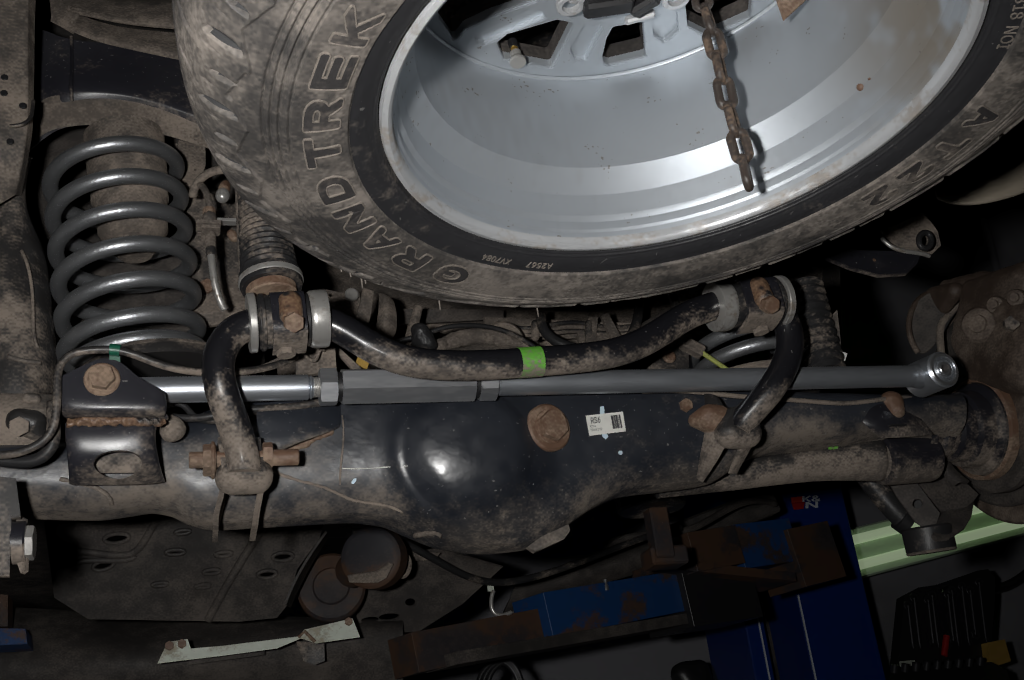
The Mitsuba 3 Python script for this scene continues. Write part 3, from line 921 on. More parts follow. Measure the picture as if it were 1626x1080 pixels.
from scipy.spatial import cKDTree
cam_dirs = (front_pts - CAM) / np.linalg.norm(front_pts - CAM, axis=1, keepdims=True)
tree = cKDTree(cam_dirs)
HN = np.array(hm.vertex_normals).reshape(R, C, 3)[:, :NPH // 2 + 1].reshape(-1, 3)


def on_axle(u, v, proud=0.0):
    """(point, outward normal) of the housing at that photo pixel"""
    d = ray(u, v) / np.linalg.norm(ray(u, v))
    dist, idx = tree.query(d, k=4)
    wt = 1 / (dist + 1e-6)
    wt /= wt.sum()
    n = (HN[idx] * wt[:, None]).sum(0)
    n /= np.linalg.norm(n)
    if n @ d > 0:
        n = -n
    t = (np.linalg.norm(front_pts[idx] - CAM, axis=1) * wt).sum()
    return CAM + d * t + n * proud, n


def weld(parent, px, r, bsdf, seed, label=None, name='weld_seam', proud=.001):
    pts = [on_axle(u, v, proud)[0] for u, v in px]
    m = tube(pts, r, 14, 10)
    m.vertices = m.vertices + m.vertex_normals * ((meshkit.fbm(m.vertices * 190, 3, seed) - .5) * r * 1.5)[:, None]
    return part(parent, name, m, bsdf, True, label)


# filler plug
pc, pn = on_axle(868, 681, .004)
pn = pn * .75 + np.array([.05, -.9, -.25]) * .25; pn /= np.linalg.norm(pn)
plug = part(axle, 'filler_plug', lathe([(.0285, -.006), (.0285, .002), (.0262, .0045), (.0205, .0045), (.0200, .006), (0, .006)], pc, pn, 64), 'rust', 35, label='rusty filler plug on the differential')
part(plug, 'plug_hexagon', hexbar(pc + pn * .004, pn, .0185, .0115, 12), 'rust', 22)
# left-hand gusset, welds and lugs
weld(axle, [(443, 722), (470, 711), (500, 696), (530, 682)], .0042, 'rust', 1, 'rusty weld bead slanting up to the right', proud=.000)
weld(axle, [(400, 742), (430, 748), (470, 762), (520, 776), (556, 792), (600, 800), (640, 814)], .0016, 'dust', 2)
weld(axle, [(543, 660), (545, 700), (541, 740), (540, 770)], .0010, 'dust', 3)
weld(axle, [(95, 760), (130, 768), (160, 778), (178, 800)], .0024, 'dust', 4)
weld(axle, [(660, 850), (690, 846), (700, 850)], .0030, 'dust', 6, name='clip')
part(axle, 'drain_lug', plate([(838, 868), (860, 852), (903, 832), (906, 842), (896, 856), (860, 872), (850, 876)], 1.185, .010), 'dust', False, label='dusty lug under the differential')
c, n = on_axle(437, 694, -.002)
part(axle, 'gusset_boss', lathe([(.0, .0032), (.004, .0030), (.0048, .0022), (.0075, .0030), (.0095, 0.0)], c, n, 32), 'rust', True)
part(axle, 'gusset', sheet([[(408, 644, 1.158), (450, 636, 1.156), (500, 634, 1.160), (541, 640, 1.170)], [(410, 690, 1.150), (452, 688, 1.148), (500, 684, 1.153), (540, 672, 1.165)], [(420, 722, 1.153), (445, 716, 1.153), (495, 694, 1.158), (536, 678, 1.168)]], .004, 8, 8, 3, 2), 'axle_paint', 35)
# saddle tabs that carry the ends of the anti-roll bar, folded round the tube


def saddle(px_edge, y_front, y_back, w_px, name='saddle_tab'):
    rows = []
    for u, v, yy in px_edge:
        rows.append([(u, v, yy), (u + w_px, v, yy)])
    g = [[at(*p) for p in r] for r in rows]
    g = np.array(g)
    x = np.arange(len(rows))
    g = make_interp_spline(x, g, k=2, axis=0)(np.linspace(0, len(rows) - 1, 40))
    mid_ = g.mean(1)
    half = np.linalg.norm(g[:, 1] - g[:, 0], axis=1)[:, None] / 2
    fr_, bk = [], []
    v = []
    for m_, hw in zip(mid_, half):
        back = m_ + np.array([0, .07, 0])
        v.append([m_ - EX * hw, m_ + EX * hw, back + EX * hw, back - EX * hw])
    v = np.array(v)
    n_ = len(v)
    f = []
    for a_ in range(n_ - 1):
        for b_ in range(4):
            c_ = (b_ + 1) % 4
            f += [[a_ * 4 + b_, a_ * 4 + c_, (a_ + 1) * 4 + c_], [a_ * 4 + b_, (a_ + 1) * 4 + c_, (a_ + 1) * 4 + b_]]
    f += [[0, 2, 1], [0, 3, 2], [(n_ - 1) * 4, (n_ - 1) * 4 + 1, (n_ - 1) * 4 + 2], [(n_ - 1) * 4, (n_ - 1) * 4 + 2, (n_ - 1) * 4 + 3]]
    m = trimesh.Trimesh(v.reshape(-1, 3), f, process=False)
    m.fix_normals()
    return part(axle, name, m, 'dust_black', False)


saddle([(346, 694, 1.118), (349, 720, 1.108), (352, 750, 1.106), (347, 785, 1.125), (340, 812, 1.150), (338, 836, 1.175)], 0, 0, 9)
saddle([(404, 694, 1.118), (407, 720, 1.108), (412, 750, 1.106), (408, 785, 1.125), (403, 812, 1.150), (400, 834, 1.175)], 0, 0, 10)
b_ax = EX
pL = at(300, 731, 1.115)
part(axle, 'pivot_bolt', cyl(pL, EX, .0085, .11, .001, 32), 'rust', 35)
part(axle, 'pivot_nut', hexbar(at(322, 731, 1.115), EX, .0165, .013, 12), 'rust', 22, label='rusty nut left of the bar end')
part(axle, 'pivot_nut', cyl(at(335, 731, 1.115), EX, .0195, .004), 'rust', 30)
part(axle, 'pivot_nut', hexbar(at(417, 723, 1.115), EX, .0135, .010, 10), 'rust', 22, label='rusty bolt head right of the bar end')
# right-hand saddle
part(axle, 'saddle_plate', sheet([[(1118, 626, 1.155), (1130, 626, 1.145), (1142, 632, 1.142)], [(1120, 662, 1.145), (1142, 662, 1.132), (1158, 668, 1.128)], [(1118, 690, 1.150), (1136, 696, 1.136), (1156, 698, 1.130)], [(1112, 722, 1.165), (1124, 730, 1.155), (1140, 730, 1.15)], [(1106, 758, 1.185), (1111, 764, 1.185), (1116, 766, 1.185)]], .006, 6, 8, 2, 2), 'dust_black', 35)
part(axle, 'saddle_plate', sheet([[(1184, 664, 1.128), (1196, 660, 1.125), (1207, 662, 1.13)], [(1178, 690, 1.130), (1190, 690, 1.126), (1203, 688, 1.132)], [(1168, 718, 1.145), (1178, 718, 1.14), (1190, 716, 1.148)], [(1156, 752, 1.17), (1163, 752, 1.168), (1170, 752, 1.172)]], .006, 6, 8, 2, 2), 'dust_black', 35)
part(axle, 'pivot_nut', hull_balls([(at(1106, 668, 1.15), .010), (at(1126, 664, 1.14), .017), (at(1140, 668, 1.142), .019)], .004, .0014, 80, 8), 'rust', True, label='rusty dirt-caked nut left of the right bar end')
c, n = on_axle(1088, 645)
part(axle, 'small_bolt', hexbar(c - n * .002, n, .0085, .008), 'rust', 22)
# scratches, splashes and the crack lines of the paint
for nm, px, r_ in (('scratch', [(544, 744), (580, 744), (612, 742), (648, 740)], .0006),):
    weld(axle, px, r_, 'label_white', 7, name=nm, proud=.0002)
for (u, v, a, b, rt) in ((562, 764, 5.5, 2.6, -.9), (985, 719, 3.2, 3.2, 0)):
    c, n = on_axle(u, v, .0004)
    n2, ax_, ay_ = plane_axes(n)
    rr2 = [(lambda d_: ((on_plane(uu, vv, c, n2) - c) @ ax_, (on_plane(uu, vv, c, n2) - c) @ ay_))(0) for uu, vv in ellipse_px(u, v, a, b, rt)]
    part(axle, 'paint_drop', extrude(Polygon(rr2), c + n * .0008, n2, ax_, ay_, .002, .0003), 'pale_blue', False, label='pale blue paint drop')


def patch(parent, px, proud, th, bsdf, name, label=None, centre=None, nn=None):
    cu, cv = np.mean(np.asarray(px), axis=0) if centre is None else centre
    c, n = on_axle(cu, cv, proud) if nn is None else nn
    n2, ax_, ay_ = plane_axes(n)
    g = Polygon([((on_plane(uu, vv, c, n2) - c) @ ax_, (on_plane(uu, vv, c, n2) - c) @ ay_) for uu, vv in px])
    return part(parent, name, extrude(g, c, n2, ax_, ay_, th, 0), bsdf, False, label)


lc, ln = on_axle(961, 672, .0030)
ln = ln * .4 + np.array([.0, -.95, -.2]) * .6; ln /= np.linalg.norm(ln)
LB = (lc, ln)
patch(axle, [(953, 646), (959, 645), (960, 658), (953, 658)], 0, .0010, 'pale_blue', 'paint_stroke', 'pale blue brush stroke above the paper label', nn=(lc - ln * .0012, ln))
patch(axle, [(955, 687), (962, 686), (966, 693), (962, 698), (957, 694)], 0, .0010, 'pale_blue', 'paint_stroke', 'pale blue brush stroke below the paper label', nn=(lc - ln * .0012, ln))
lab = patch(axle, [(930, 660), (989, 653.5), (994, 685), (936, 692)], 0, .0007, 'label_white', 'paper_label', 'white paper label printed RS6 with a barcode', nn=LB)
n2, ax_, ay_ = plane_axes(ln)


def lpt(u, v):
    p = on_plane(u, v, lc, n2)
    return p


def print_text(text, u, v, u2, v2, hpx, bold):
    p, p2 = lpt(u, v), lpt(u2, v2)
    ex_ = (p2 - p) / np.linalg.norm(p2 - p)
    ey_ = np.cross(n2, ex_)
    m = meshkit.text_mesh(text, 1.0, .1, bold)
    e = m.bounds
    sx, sy = np.linalg.norm(p2 - p) / (e[1, 0] - e[0, 0]), hpx * mpp(u, v, lc[1])
    vv = m.vertices
    m.vertices = p + (vv[:, :1] - e[0, 0]) * sx * ex_ + vv[:, 1:2] * sy * ey_ + n2 * (.0001 + vv[:, 2:] * .002)
    m.fix_normals()
    return m


prints = [print_text('RS6', 939, 672.6, 954, 671, 9.5, True), print_text('N5161', 937, 679, 946, 678, 3.4, False), print_text('TR0616 10:42', 938, 685, 956.5, 683, 3.8, False)]
rng = np.random.default_rng(11)
for a in (0.0, .10, .16, .25, .33, .38, .47, .56, .62, .72, .84, .93):
    u0 = 969.5 + 15.0 * a
    wdt = .9 if a not in (0.0, .84, .47) else 1.9
    px = [(u0, 660 - 1.6 * a), (u0 + wdt, 660 - 1.6 * a), (u0 + wdt + 4.0, 681 - 1.6 * a), (u0 + 4.0, 681 - 1.6 * a)]
    g = Polygon([((lpt(uu, vv) - lc) @ ax_, (lpt(uu, vv) - lc) @ ay_) for uu, vv in px])
    prints.append(extrude(g, lc + n2 * .0003, n2, ax_, ay_, .0006, 0))
part(lab, 'print', cat(*prints), 'ink', False, label='printed letters and barcode')

# bracket of the track bar on the left of the axle
brk = thing('track_bar_bracket', 'black bracket on the left of the axle holding the track bar with a rusty bolt', 'bracket')
part(brk, 'front_plate', sheet([[(88, 606, 1.088), (100, 596, 1.084), (140, 577, 1.084), (165, 569, 1.084), (192, 576, 1.084), (222, 600, 1.085), (252, 617, 1.087), (263, 627, 1.094)],
                               [(86, 625, 1.090), (100, 616, 1.083), (138, 606, 1.082), (165, 602, 1.082), (192, 606, 1.082), (222, 618, 1.083), (252, 630, 1.085), (264, 636, 1.093)],
                               [(89, 645, 1.092), (102, 640, 1.083), (138, 637, 1.081), (165, 635, 1.081), (192, 636, 1.081), (222, 641, 1.081), (252, 645, 1.084), (265, 647, 1.093)],
                               [(97, 657, 1.100), (108, 656, 1.090), (138, 655, 1.086), (165, 654, 1.085), (192, 654, 1.085), (222, 656, 1.086), (252, 657, 1.090), (262, 660, 1.098)],
                               [(103, 663, 1.115), (112, 664, 1.108), (138, 664, 1.102), (165, 664, 1.100), (192, 664, 1.100), (222, 664, 1.102), (250, 664, 1.106), (258, 666, 1.112)]], .005, 8, 10, 2, 2), 'clean_black', 40)
part(brk, 'rear_plate', plate([(96, 610), (150, 572), (190, 570), (262, 622), (262, 664), (104, 664)], 1.172, .006), 'black_paint', False)
bo = at(162, 603, 1.0805)
bax = np.array([.02, -1, -.06]); bax /= np.linalg.norm(bax)
bb = part(brk, 'washer', lathe([(0, -.002), (.0172, -.002), (.0172, .0015), (.0158, .003), (.0135, .0032), (.012, .0045), (0, .0045)], bo, bax, 56), 'rust', 30, label='rusty flange of the bolt')
part(bb, 'bolt_head', hexbar(bo + bax * .003, bax, .0128, .0105, 20), 'rust', 22)
part(brk, 'eye', ring(at(165, 612, 1.100), EY, .012, .024, .062), 'satin_grey', 30, label='grey eye of the track bar between the plates')
ws = tube(P((108, 672, 1.106), (150, 669, 1.102), (200, 668, 1.102), (240, 668, 1.104), (258, 668, 1.110)), .0046, 16, 20)
ws.vertices = ws.vertices + ws.vertex_normals * ((meshkit.fbm(ws.vertices * 210, 3, 5) - .5) * .009)[:, None]
part(brk, 'weld_seam', ws, 'rusty_black', True, label='rusty weld seam under the front plate')
hp = ellipse_px(182, 712, 40, 16, -.05, 48)
part(brk, 'lower_box', cut(sheet([[(104, 672, 1.112), (120, 671, 1.106), (180, 669, 1.106), (236, 669, 1.108), (252, 670, 1.125)], [(106, 700, 1.112), (120, 698, 1.104), (180, 695, 1.104), (232, 694, 1.106), (247, 694, 1.125)], [(110, 735, 1.125), (122, 734, 1.115), (182, 734, 1.115), (236, 732, 1.118), (252, 730, 1.135)], [(112, 768, 1.155), (125, 770, 1.148), (185, 770, 1.150), (240, 768, 1.155), (262, 764, 1.17)]], .004, 8, 10, 2, 2), plate(hp, 1.07, .12, (0, -1, 0), 0)), 'clean_black', 30)
hole = brk
part(hole, 'inner_wall', plate([(130, 680), (235, 680), (235, 750), (130, 750)], 1.142, .003), 'dust_black', False, label='inner wall seen through the oval hole')
kn = hull_balls([(at(270, 672, 1.155), .009), (at(274, 682, 1.148), .0135), (at(268, 690, 1.155), .008)], .004, .0015, 90, 12)
single('dirt_caked_nut', 'tan dirt-caked nut on the axle right of the track bar bracket', 'nut', kn, 'dust', True)

# ================================================================== coil springs


def coil(c_px, y, axis, v_apex0, pitch, turns, R, r, tail=1.2, top=1.2):
    """right-handed coil about the axis through c_px; the front of turn 0 is seen at row v_apex0"""
    ax = np.asarray(axis, float) / np.linalg.norm(axis)
    _, a, b = frame(ax, [1, 0, 0])                                   # a = +x, b = ax x a = +y
    o = at(c_px[0], v_apex0, y - R)
    o = o + b * R
    ph = np.linspace(-np.pi / 2 - 2 * np.pi * (turns - 1 + tail), -np.pi / 2 + 2 * np.pi * top, 460)
    t = (ph + np.pi / 2) / (2 * np.pi)
    h = np.where(t > -(turns - 1), t * pitch, -(turns - 1) * pitch + (t + (turns - 1)) * pitch * .62)
    pts = o + h[:, None] * ax + R * (np.cos(ph)[:, None] * a + np.sin(ph)[:, None] * b)
    return tube(pts, r, 28, smooth_path=False), o, ax


YS = 1.275
m, so, sax = coil((176, 0), YS, (-.115, .0, 1), 229.5, .0462, 6, .0772, .0097, 1.15, .55)
spring = single('coil_spring', 'new grey coil spring standing complete on the left of the axle', 'coil spring', m, 'spring_grey', True, 'coil springs of the rear axle')
m, _, _ = coil((1228, 0), YS, (-.03, 0, 1), 512, .0440, 1, .0790, .0097, 1.4, .35)
single('coil_spring', 'grey coil spring on the right, only its lowest coils showing beside the anti-roll bar', 'coil spring', m, 'spring_grey', True, 'coil springs of the rear axle')
# bump stop inside the left spring
bs = thing('bump_stop', 'dusty tan bump stop cylinder inside the left coil spring', 'bump stop')
bo_ = at(208, 330, YS)
pr = [(0, -.070), (.020, -.069), (.026, -.062), (.027, -.050), (.035, -.045), (.042, -.035), (.0435, -.005), (.0440, .006), (.0470, .010), (.0475, .030), (.0485, .034), (.0500, .105), (0, .106)]
part(bs, 'cup', lathe(pr[4:], bo_, EZ + [-.10, 0, 0], 72), 'dust', 35)
part(bs, 'rubber_tip', lathe(pr[:5], bo_, EZ + [-.10, 0, 0], 60), 'dust_black', 40)
single('spring_perch', 'dusty round spring seat under the left coil spring', 'spring seat', lathe([(0, 0), (.050, 0), (.055, .006), (.088, .012), (.092, .006), (.092, -.006), (0, -.012)], at(245, 600, YS), EZ + [-.1, 0, .0], 72), 'dust_black', 35)
single('spring_perch', 'dusty spring seat under the right coil spring', 'spring seat', lathe([(0, .018), (.050, .018), (.058, .010), (.088, .012), (.092, .006), (.092, -.006), (0, -.012)], at(1200, 622, YS), EZ, 72), 'dust', 35)

# ================================================================== chassis round the left spring
rail = thing('frame_rail', 'dusty brown chassis side rail at the left edge of the picture', 'frame rail')
part(rail, 'side', sheet([[(-60, -40, 1.13), (0, -40, 1.13), (46, -40, 1.135), (58, -40, 1.16)], [(-60, 60, 1.13), (0, 60, 1.13), (44, 60, 1.135), (55, 60, 1.16)], [(-60, 180, 1.14), (0, 180, 1.14), (44, 180, 1.145), (53, 180, 1.17)], [(-60, 250, 1.15), (0, 250, 1.15), (38, 245, 1.155), (47, 240, 1.18)], [(-60, 330, 1.18), (-10, 330, 1.18), (24, 310, 1.185), (34, 310, 1.21)]], .005, 8, 10, 1, 2), 'dust', 35)
part(rail, 'lip', tube(P((16, 200, 1.134), (36, 197, 1.134), (46, 190, 1.138), (51, 178, 1.145), (53, 160, 1.15)), .0022, 10, 6), 'dust_black', True)
for u, v in ((7, 122), (6, 147), (36, 167), (16, 224)):
    part(rail, 'dark_hole_disc', cyl(at(u, v, 1.134 if v < 200 else 1.143), EY, .004, .002, .0005, 16), 'plastic_black', 30)  # black discs stand in for the dark inside of holes
arch = thing('spring_tower', 'broad dusty sheet metal below the side rail, left of the coil spring', 'body panel')
part(arch, 'panel', sheet([[(-80, 240, 1.23), (-20, 240, 1.225), (30, 245, 1.22), (52, 250, 1.26)], [(-80, 330, 1.23), (-20, 330, 1.22), (28, 330, 1.215), (45, 340, 1.26)], [(-80, 400, 1.22), (-20, 400, 1.21), (40, 395, 1.22), (70, 400, 1.28)], [(-80, 480, 1.22), (-10, 480, 1.205), (55, 480, 1.215), (82, 480, 1.28)], [(-80, 560, 1.22), (-5, 560, 1.20), (62, 560, 1.21), (90, 560, 1.28)], [(-80, 625, 1.22), (0, 625, 1.20), (64, 625, 1.21), (92, 625, 1.28)]], .005, 8, 8, 3, 3), 'dust_black', 35)
part(arch, 'seam', tube(P((34, 398, 1.208), (46, 430, 1.206), (52, 480, 1.203), (54, 530, 1.2), (60, 552, 1.2)), .0018, 10, 8), 'dust', True)
part(arch, 'crease', tube(P((12, 566, 1.196), (34, 572, 1.196), (64, 576, 1.203)), .0026, 10, 8), 'dust', True)
lowbox = thing('lower_bracket', 'brown dusty bracket with a round nut under the sheet metal at the left edge', 'bracket')
part(lowbox, 'plate', sheet([[(-80, 626, 1.215), (10, 626, 1.20), (74, 626, 1.20), (86, 628, 1.23)], [(-80, 665, 1.21), (10, 665, 1.19), (74, 665, 1.19), (88, 665, 1.23)], [(-80, 712, 1.22), (10, 712, 1.205), (78, 712, 1.205), (90, 712, 1.24)]], .005, 8, 8, 2, 2), 'dust', 35)
kn = part(lowbox, 'boss', hull_balls([(at(30, 668, 1.188), .013), (at(52, 672, 1.19), .014), (at(60, 690, 1.195), .008)], .004, .0012, 90, 3), 'dust_black', True)
part(kn, 'nut', hexbar(at(31, 678, 1.178), [.1, -1, -.3], .0105, .012), 'dust', 25)
part(lowbox, 'clip', hull_balls([(at(44, 632, 1.19), .006), (at(56, 633, 1.19), .006)], .003, .0008, 90, 6), 'dust', True)

cross = thing('crossmember', 'black pressed crossmember over the left coil spring, with a shiny bend and oval holes', 'crossmember')
cm = sheet([[(40, 40, 1.28), (75, 50, 1.26), (112, 62, 1.25), (190, 72, 1.25), (260, 86, 1.25), (345, 110, 1.26)],
            [(40, 90, 1.275), (72, 90, 1.255), (112, 96, 1.245), (190, 100, 1.245), (260, 112, 1.245), (345, 140, 1.25)],
            [(38, 136, 1.27), (70, 136, 1.25), (112, 134, 1.236), (190, 140, 1.234), (260, 156, 1.234), (345, 186, 1.236)],
            [(36, 172, 1.28), (66, 176, 1.262), (110, 160, 1.243), (190, 162, 1.241), (260, 178, 1.241), (345, 210, 1.244)],
            [(32, 250, 1.30), (62, 226, 1.285), (112, 201, 1.268), (200, 202, 1.264), (262, 215, 1.264), (350, 242, 1.27)]], .005, 9, 9, 2, 2)
cm = cut(cm, plate(ellipse_px(174, 180, 18.5, 9.5, 0, 32), 1.15, .3, (0, -1, 0), 0), plate(ellipse_px(273, 133, 7.5, 6.5, 0, 24), 1.15, .3, (0, -1, 0), 0), plate(ellipse_px(298, 205, 7, 4.5, 0, 24), 1.15, .3, (0, -1, 0), 0))
part(cross, 'pressing', cm, 'clean_black', 30)
part(cross, 'weld_seam', tube(P((113, 58, 1.246), (114, 100, 1.243), (113, 134, 1.233), (114, 160, 1.24)), .0022, 10, 8), 'black_paint', True)
cf = sheet([[(66, 160, 1.2540), (112, 149, 1.2385), (190, 153, 1.2370), (260, 169, 1.2370), (350, 202, 1.2400)], [(60, 182, 1.2650), (110, 170, 1.2480), (192, 174, 1.2460), (260, 189, 1.2460), (350, 220, 1.2500)], [(56, 225, 1.2850), (110, 200.5, 1.2655), (200, 201.5, 1.2615), (262, 214.5, 1.2615), (350, 241, 1.2680)]], .0012, 9, 8, 2, 2)
cf = cut(cf, plate(ellipse_px(174, 180, 19.5, 10.2, 0, 32), 1.15, .3, (0, -1, 0), 0), plate(ellipse_px(298, 205, 7.6, 5.0, 0, 24), 1.15, .3, (0, -1, 0), 0))
part(cross, 'dusty_foot', cf, 'dust_black', 30, label='dust-covered lower face of the crossmember')
single('added_gap_backing', 'dark panel added behind the crossmember and left coil spring to darken the gaps', 'body panel', sheet([[(-20, -90, 1.46), (200, -90, 1.45), (420, -90, 1.45)], [(-20, 300, 1.44), (200, 300, 1.43), (420, 300, 1.42)], [(-20, 640, 1.42), (200, 640, 1.40), (420, 640, 1.40)]], .005, 6, 6, 2, 2), 'dark_dust', 35)  # added sheet that keeps the gaps round the spring dark
straps = 'dusty curved guard pressed in steps above the crossmember'
gs = thing('curved_guard', straps, 'guard')
part(gs, 'upper_pressing', sheet([[(84, -60, 1.33), (140, -40, 1.32), (230, -30, 1.31), (330, -30, 1.30)], [(98, 0, 1.27), (140, 8, 1.25), (205, 14, 1.24), (320, 16, 1.23)], [(112, 15, 1.255), (150, 28, 1.24), (210, 40, 1.232), (330, 50, 1.23)]], .006, 8, 8, 2, 2), 'dust', 35)
part(gs, 'lower_pressing', sheet([[(124, 22, 1.275), (160, 35, 1.262), (215, 46, 1.258), (335, 56, 1.255)], [(120, 38, 1.256), (158, 52, 1.244), (214, 66, 1.238), (335, 80, 1.235)], [(114, 50, 1.256), (155, 66, 1.246), (212, 80, 1.240), (335, 106, 1.238)]], .006, 8, 8, 2, 2), 'dust', 35)
part(gs, 'end_tab', sheet([[(72, -40, 1.30), (100, -30, 1.28), (126, -20, 1.27)], [(80, 10, 1.28), (102, 14, 1.27), (126, 20, 1.268)], [(80, 34, 1.28), (100, 44, 1.27), (116, 50, 1.266)]], .005, 6, 6, 2, 2), 'dust', 35)
# panel behind the boot, with the brake pipe union
pan = thing('spring_side_plate', 'dark dusty plate with a rusty bolt between the coil spring and the corrugated boot', 'plate')
part(pan, 'plate', plate([(278, 226), (322, 240), (330, 292), (318, 300), (400, 330), (400, 500), (300, 520), (296, 300)], 1.33, .006, (0, -1, 0), .002), 'dust_black', False)
part(pan, 'ear', plate([(284, 222), (326, 232), (327, 262), (318, 284), (290, 310), (276, 300)], 1.315, .004, (.2, -1, 0), .001, [ellipse_px(311, 269, 2.2, 2.6), ellipse_px(296, 290, 2.2, 2.0)]), 'dust', False)
part(pan, 'bolt', hexbar(at(329, 456, 1.328), -EY, .010, .006), 'rust', 25)
un = thing('brake_pipe_union', 'rusty brake pipe union with a braided hose below it, beside the coil spring', 'pipe union')
yu = 1.20
part(un, 'upper_pipe', tube(P((318, 294, yu + .02), (326, 303, yu + .005), (331, 318, yu), (333, 338, yu)), .0042, 16, 8), 'dust', True)
part(un, 'hexagon', hexbar(at(332, 345, yu), EZ, .0075, .012), 'rust', 22)
part(un, 'collar', lathe([(0, 0), (.0075, 0), (.0085, .004), (.0085, .010), (.0065, .015), (0, .015)], at(332.5, 356, yu), EZ, 32), 'dust', 35)
part(un, 'flange', obox(at(331, 359, yu), EX, EY, EZ, .0145, .012, .0024, .0008), 'dust', False)
part(un, 'flange', obox(at(335, 365, yu), EX, EY, EZ, .0105, .010, .0026, .0008), 'dust', False)
part(un, 'sleeve', cyl(at(334, 392, yu), EZ, .0062, .019, .001, 28), 'dust', 35)
part(un, 'dark_collar', cyl(at(336, 406, yu), EZ + [-.1, 0, 0], .0062, .0105, .001, 28), 'rubber', 35)
br = tube(P((335, 404, yu), (338, 430, yu), (344, 462, yu + .005), (357, 492, yu + .015)), .0044, 16, 12)
part(un, 'braided_hose', br, 'worn_steel', True, label='braided hose curving down to the right')
part(un, 'holder', obox(at(358, 352, yu + .01), EX, EY, EZ, .014, .006, .0022, .0006), 'worn_steel', False)
part(un, 'holder_block', hull_balls([(at(368, 372, yu + .01), .006), (at(372, 378, yu + .01), .0055)], .003, .001, 90, 1), 'rust', True)
part(un, 'clip_strip', tube(P((376, 300, 1.16), (380, 380, 1.155), (385, 440, 1.15), (390, 462, 1.15)), .0026, 10, 6), 'dust', True)
st = thing('round_stud', 'grey round-headed stud with a rusty foot left of the tyre', 'stud')
part(st, 'head', hull_balls([(at(353, 312, 1.22), .0085), (at(354, 309, 1.22), .0085)], .003, .0004, 60, 2), 'worn_steel', True)
part(st, 'foot', hull_balls([(at(356, 300, 1.225), .0075), (at(358, 294, 1.23), .006)], .003, .0012, 90, 2), 'rust', True)
single('curved_pipe', 'dusty pipe arching between the coil spring and the tyre', 'pipe', tube(P((306, 312, 1.24), (314, 290, 1.225), (330, 276, 1.215), (350, 270, 1.21), (372, 272, 1.21)), .0052, 16, 10), 'dust', True)
single('brace_bar', 'dusty flat brace running from the coil spring to the left clamp', 'brace', plate([(296, 500), (380, 487), (398, 500), (395, 512), (300, 519)], 1.30, .012, (0, -1, -.2), .002), 'dust', False)
# wiring and pipe near the bracket
loom = thing('wiring_loom', 'grey cable sleeve with dark green tape arching over the track bar bracket', 'cable')
lp = P((-40, 716, 1.10), (10, 722, 1.095), (48, 712, 1.09), (78, 690, 1.085), (89, 655, 1.08), (91, 615, 1.078), (95, 582, 1.078), (113, 563, 1.078), (145, 556, 1.078), (182, 556, 1.078), (215, 564, 1.08), (255, 579, 1.085), (300, 589, 1.09), (340, 592, 1.10), (385, 590, 1.12), (430, 582, 1.14), (470, 566, 1.16))
part(loom, 'sleeve', tube(lp, .0040, 16, 10), 'dust_black', True)
part(loom, 'green_tape', tube(P((174, 555.5, 1.078), (183, 556, 1.078), (191, 557, 1.078)), .0062, 20, 4), 'dark_green_tape', 40, label='dark green tape')
part(loom, 'tape_tail', plate([(174, 557), (190, 557), (191, 574), (184, 577), (173, 573)], 1.082, .0015, (0, -1, -.2), .0003), 'dark_green_tape', False)
single('rubber_hose', 'thicker dusty rubber hose looping below the cable at the left edge', 'hose', tube(P((-40, 726, 1.125), (20, 733, 1.12), (62, 728, 1.115), (82, 708, 1.11), (86, 680, 1.11), (84, 640, 1.115)), .0062, 18, 10), 'rubber', True)
single('bar_cable', 'black cable running along below the track bar', 'cable', tube(P((262, 660, 1.17), (300, 664, 1.165), (340, 660, 1.16), (380, 652, 1.158), (440, 648, 1.155), (490, 642, 1.155), (530, 636, 1.16)), .0042, 14, 10), 'rubber', True)
single('bar_cable', 'second black cable looping behind the end of the anti-roll bar', 'cable', tube(P((276, 640, 1.18), (296, 648, 1.18), (310, 662, 1.178), (345, 668, 1.17), (400, 655, 1.165), (470, 650, 1.16)), .0036, 14, 10), 'rubber', True)

# lower control arm mount, bottom left
lc_ = thing('control_arm_mount', 'dusty steel mount with a bright bolt head, cut by the lower left edge', 'bracket')
part(lc_, 'plate', plate([(-60, 752), (25, 758), (33, 820), (18, 822), (15, 914), (-60, 914)], 1.075, .008, (.1, -1, 0), .002), 'dust_black', False)
part(lc_, 'tab', plate([(24, 815), (36, 822), (38, 862), (37, 905), (31, 910), (24, 890)], 1.10, .008, (-.5, -1, 0), .002), 'dust', False)
part(lc_, 'bolt', hexbar(at(33, 863, 1.10), EX, .0165, .012, 25), 'worn_steel', 22, label='bright bolt head')
part(lc_, 'spacer', cyl(at(6, 863, 1.10), EX, .020, .020), 'black_paint', 35)

# ================================================================== between tyre and axle
bk = thing('rear_bulkhead', 'brown dusty panel in the gap between the tyre and the anti-roll bar', 'body panel')
part(bk, 'panel', sheet([[(440, 380, 1.62), (700, 400, 1.62), (900, 420, 1.62), (1180, 380, 1.62)], [(440, 470, 1.56), (700, 500, 1.56), (900, 500, 1.56), (1180, 480, 1.57)], [(440, 530, 1.56), (700, 530, 1.55), (900, 535, 1.55), (1180, 540, 1.56)], [(440, 640, 1.58), (700, 640, 1.57), (900, 640, 1.57), (1180, 640, 1.58)]], .005, 6, 6, 2, 2), 'dust', 35)
part(bk, 'edge', plate([(770, 503), (1100, 517), (1100, 530), (830, 540), (770, 545)], 1.48, .01, (0, -1, -.3), .002), 'dust', False)
part(bk, 'edge', plate([(632, 490), (800, 492), (800, 506), (634, 515)], 1.50, .01, (0, -1, -.3), .002), 'dark_dust', False)
g1 = thing('gap_bracket', 'dusty bracket with a round bolt just right of the left clamp', 'bracket')
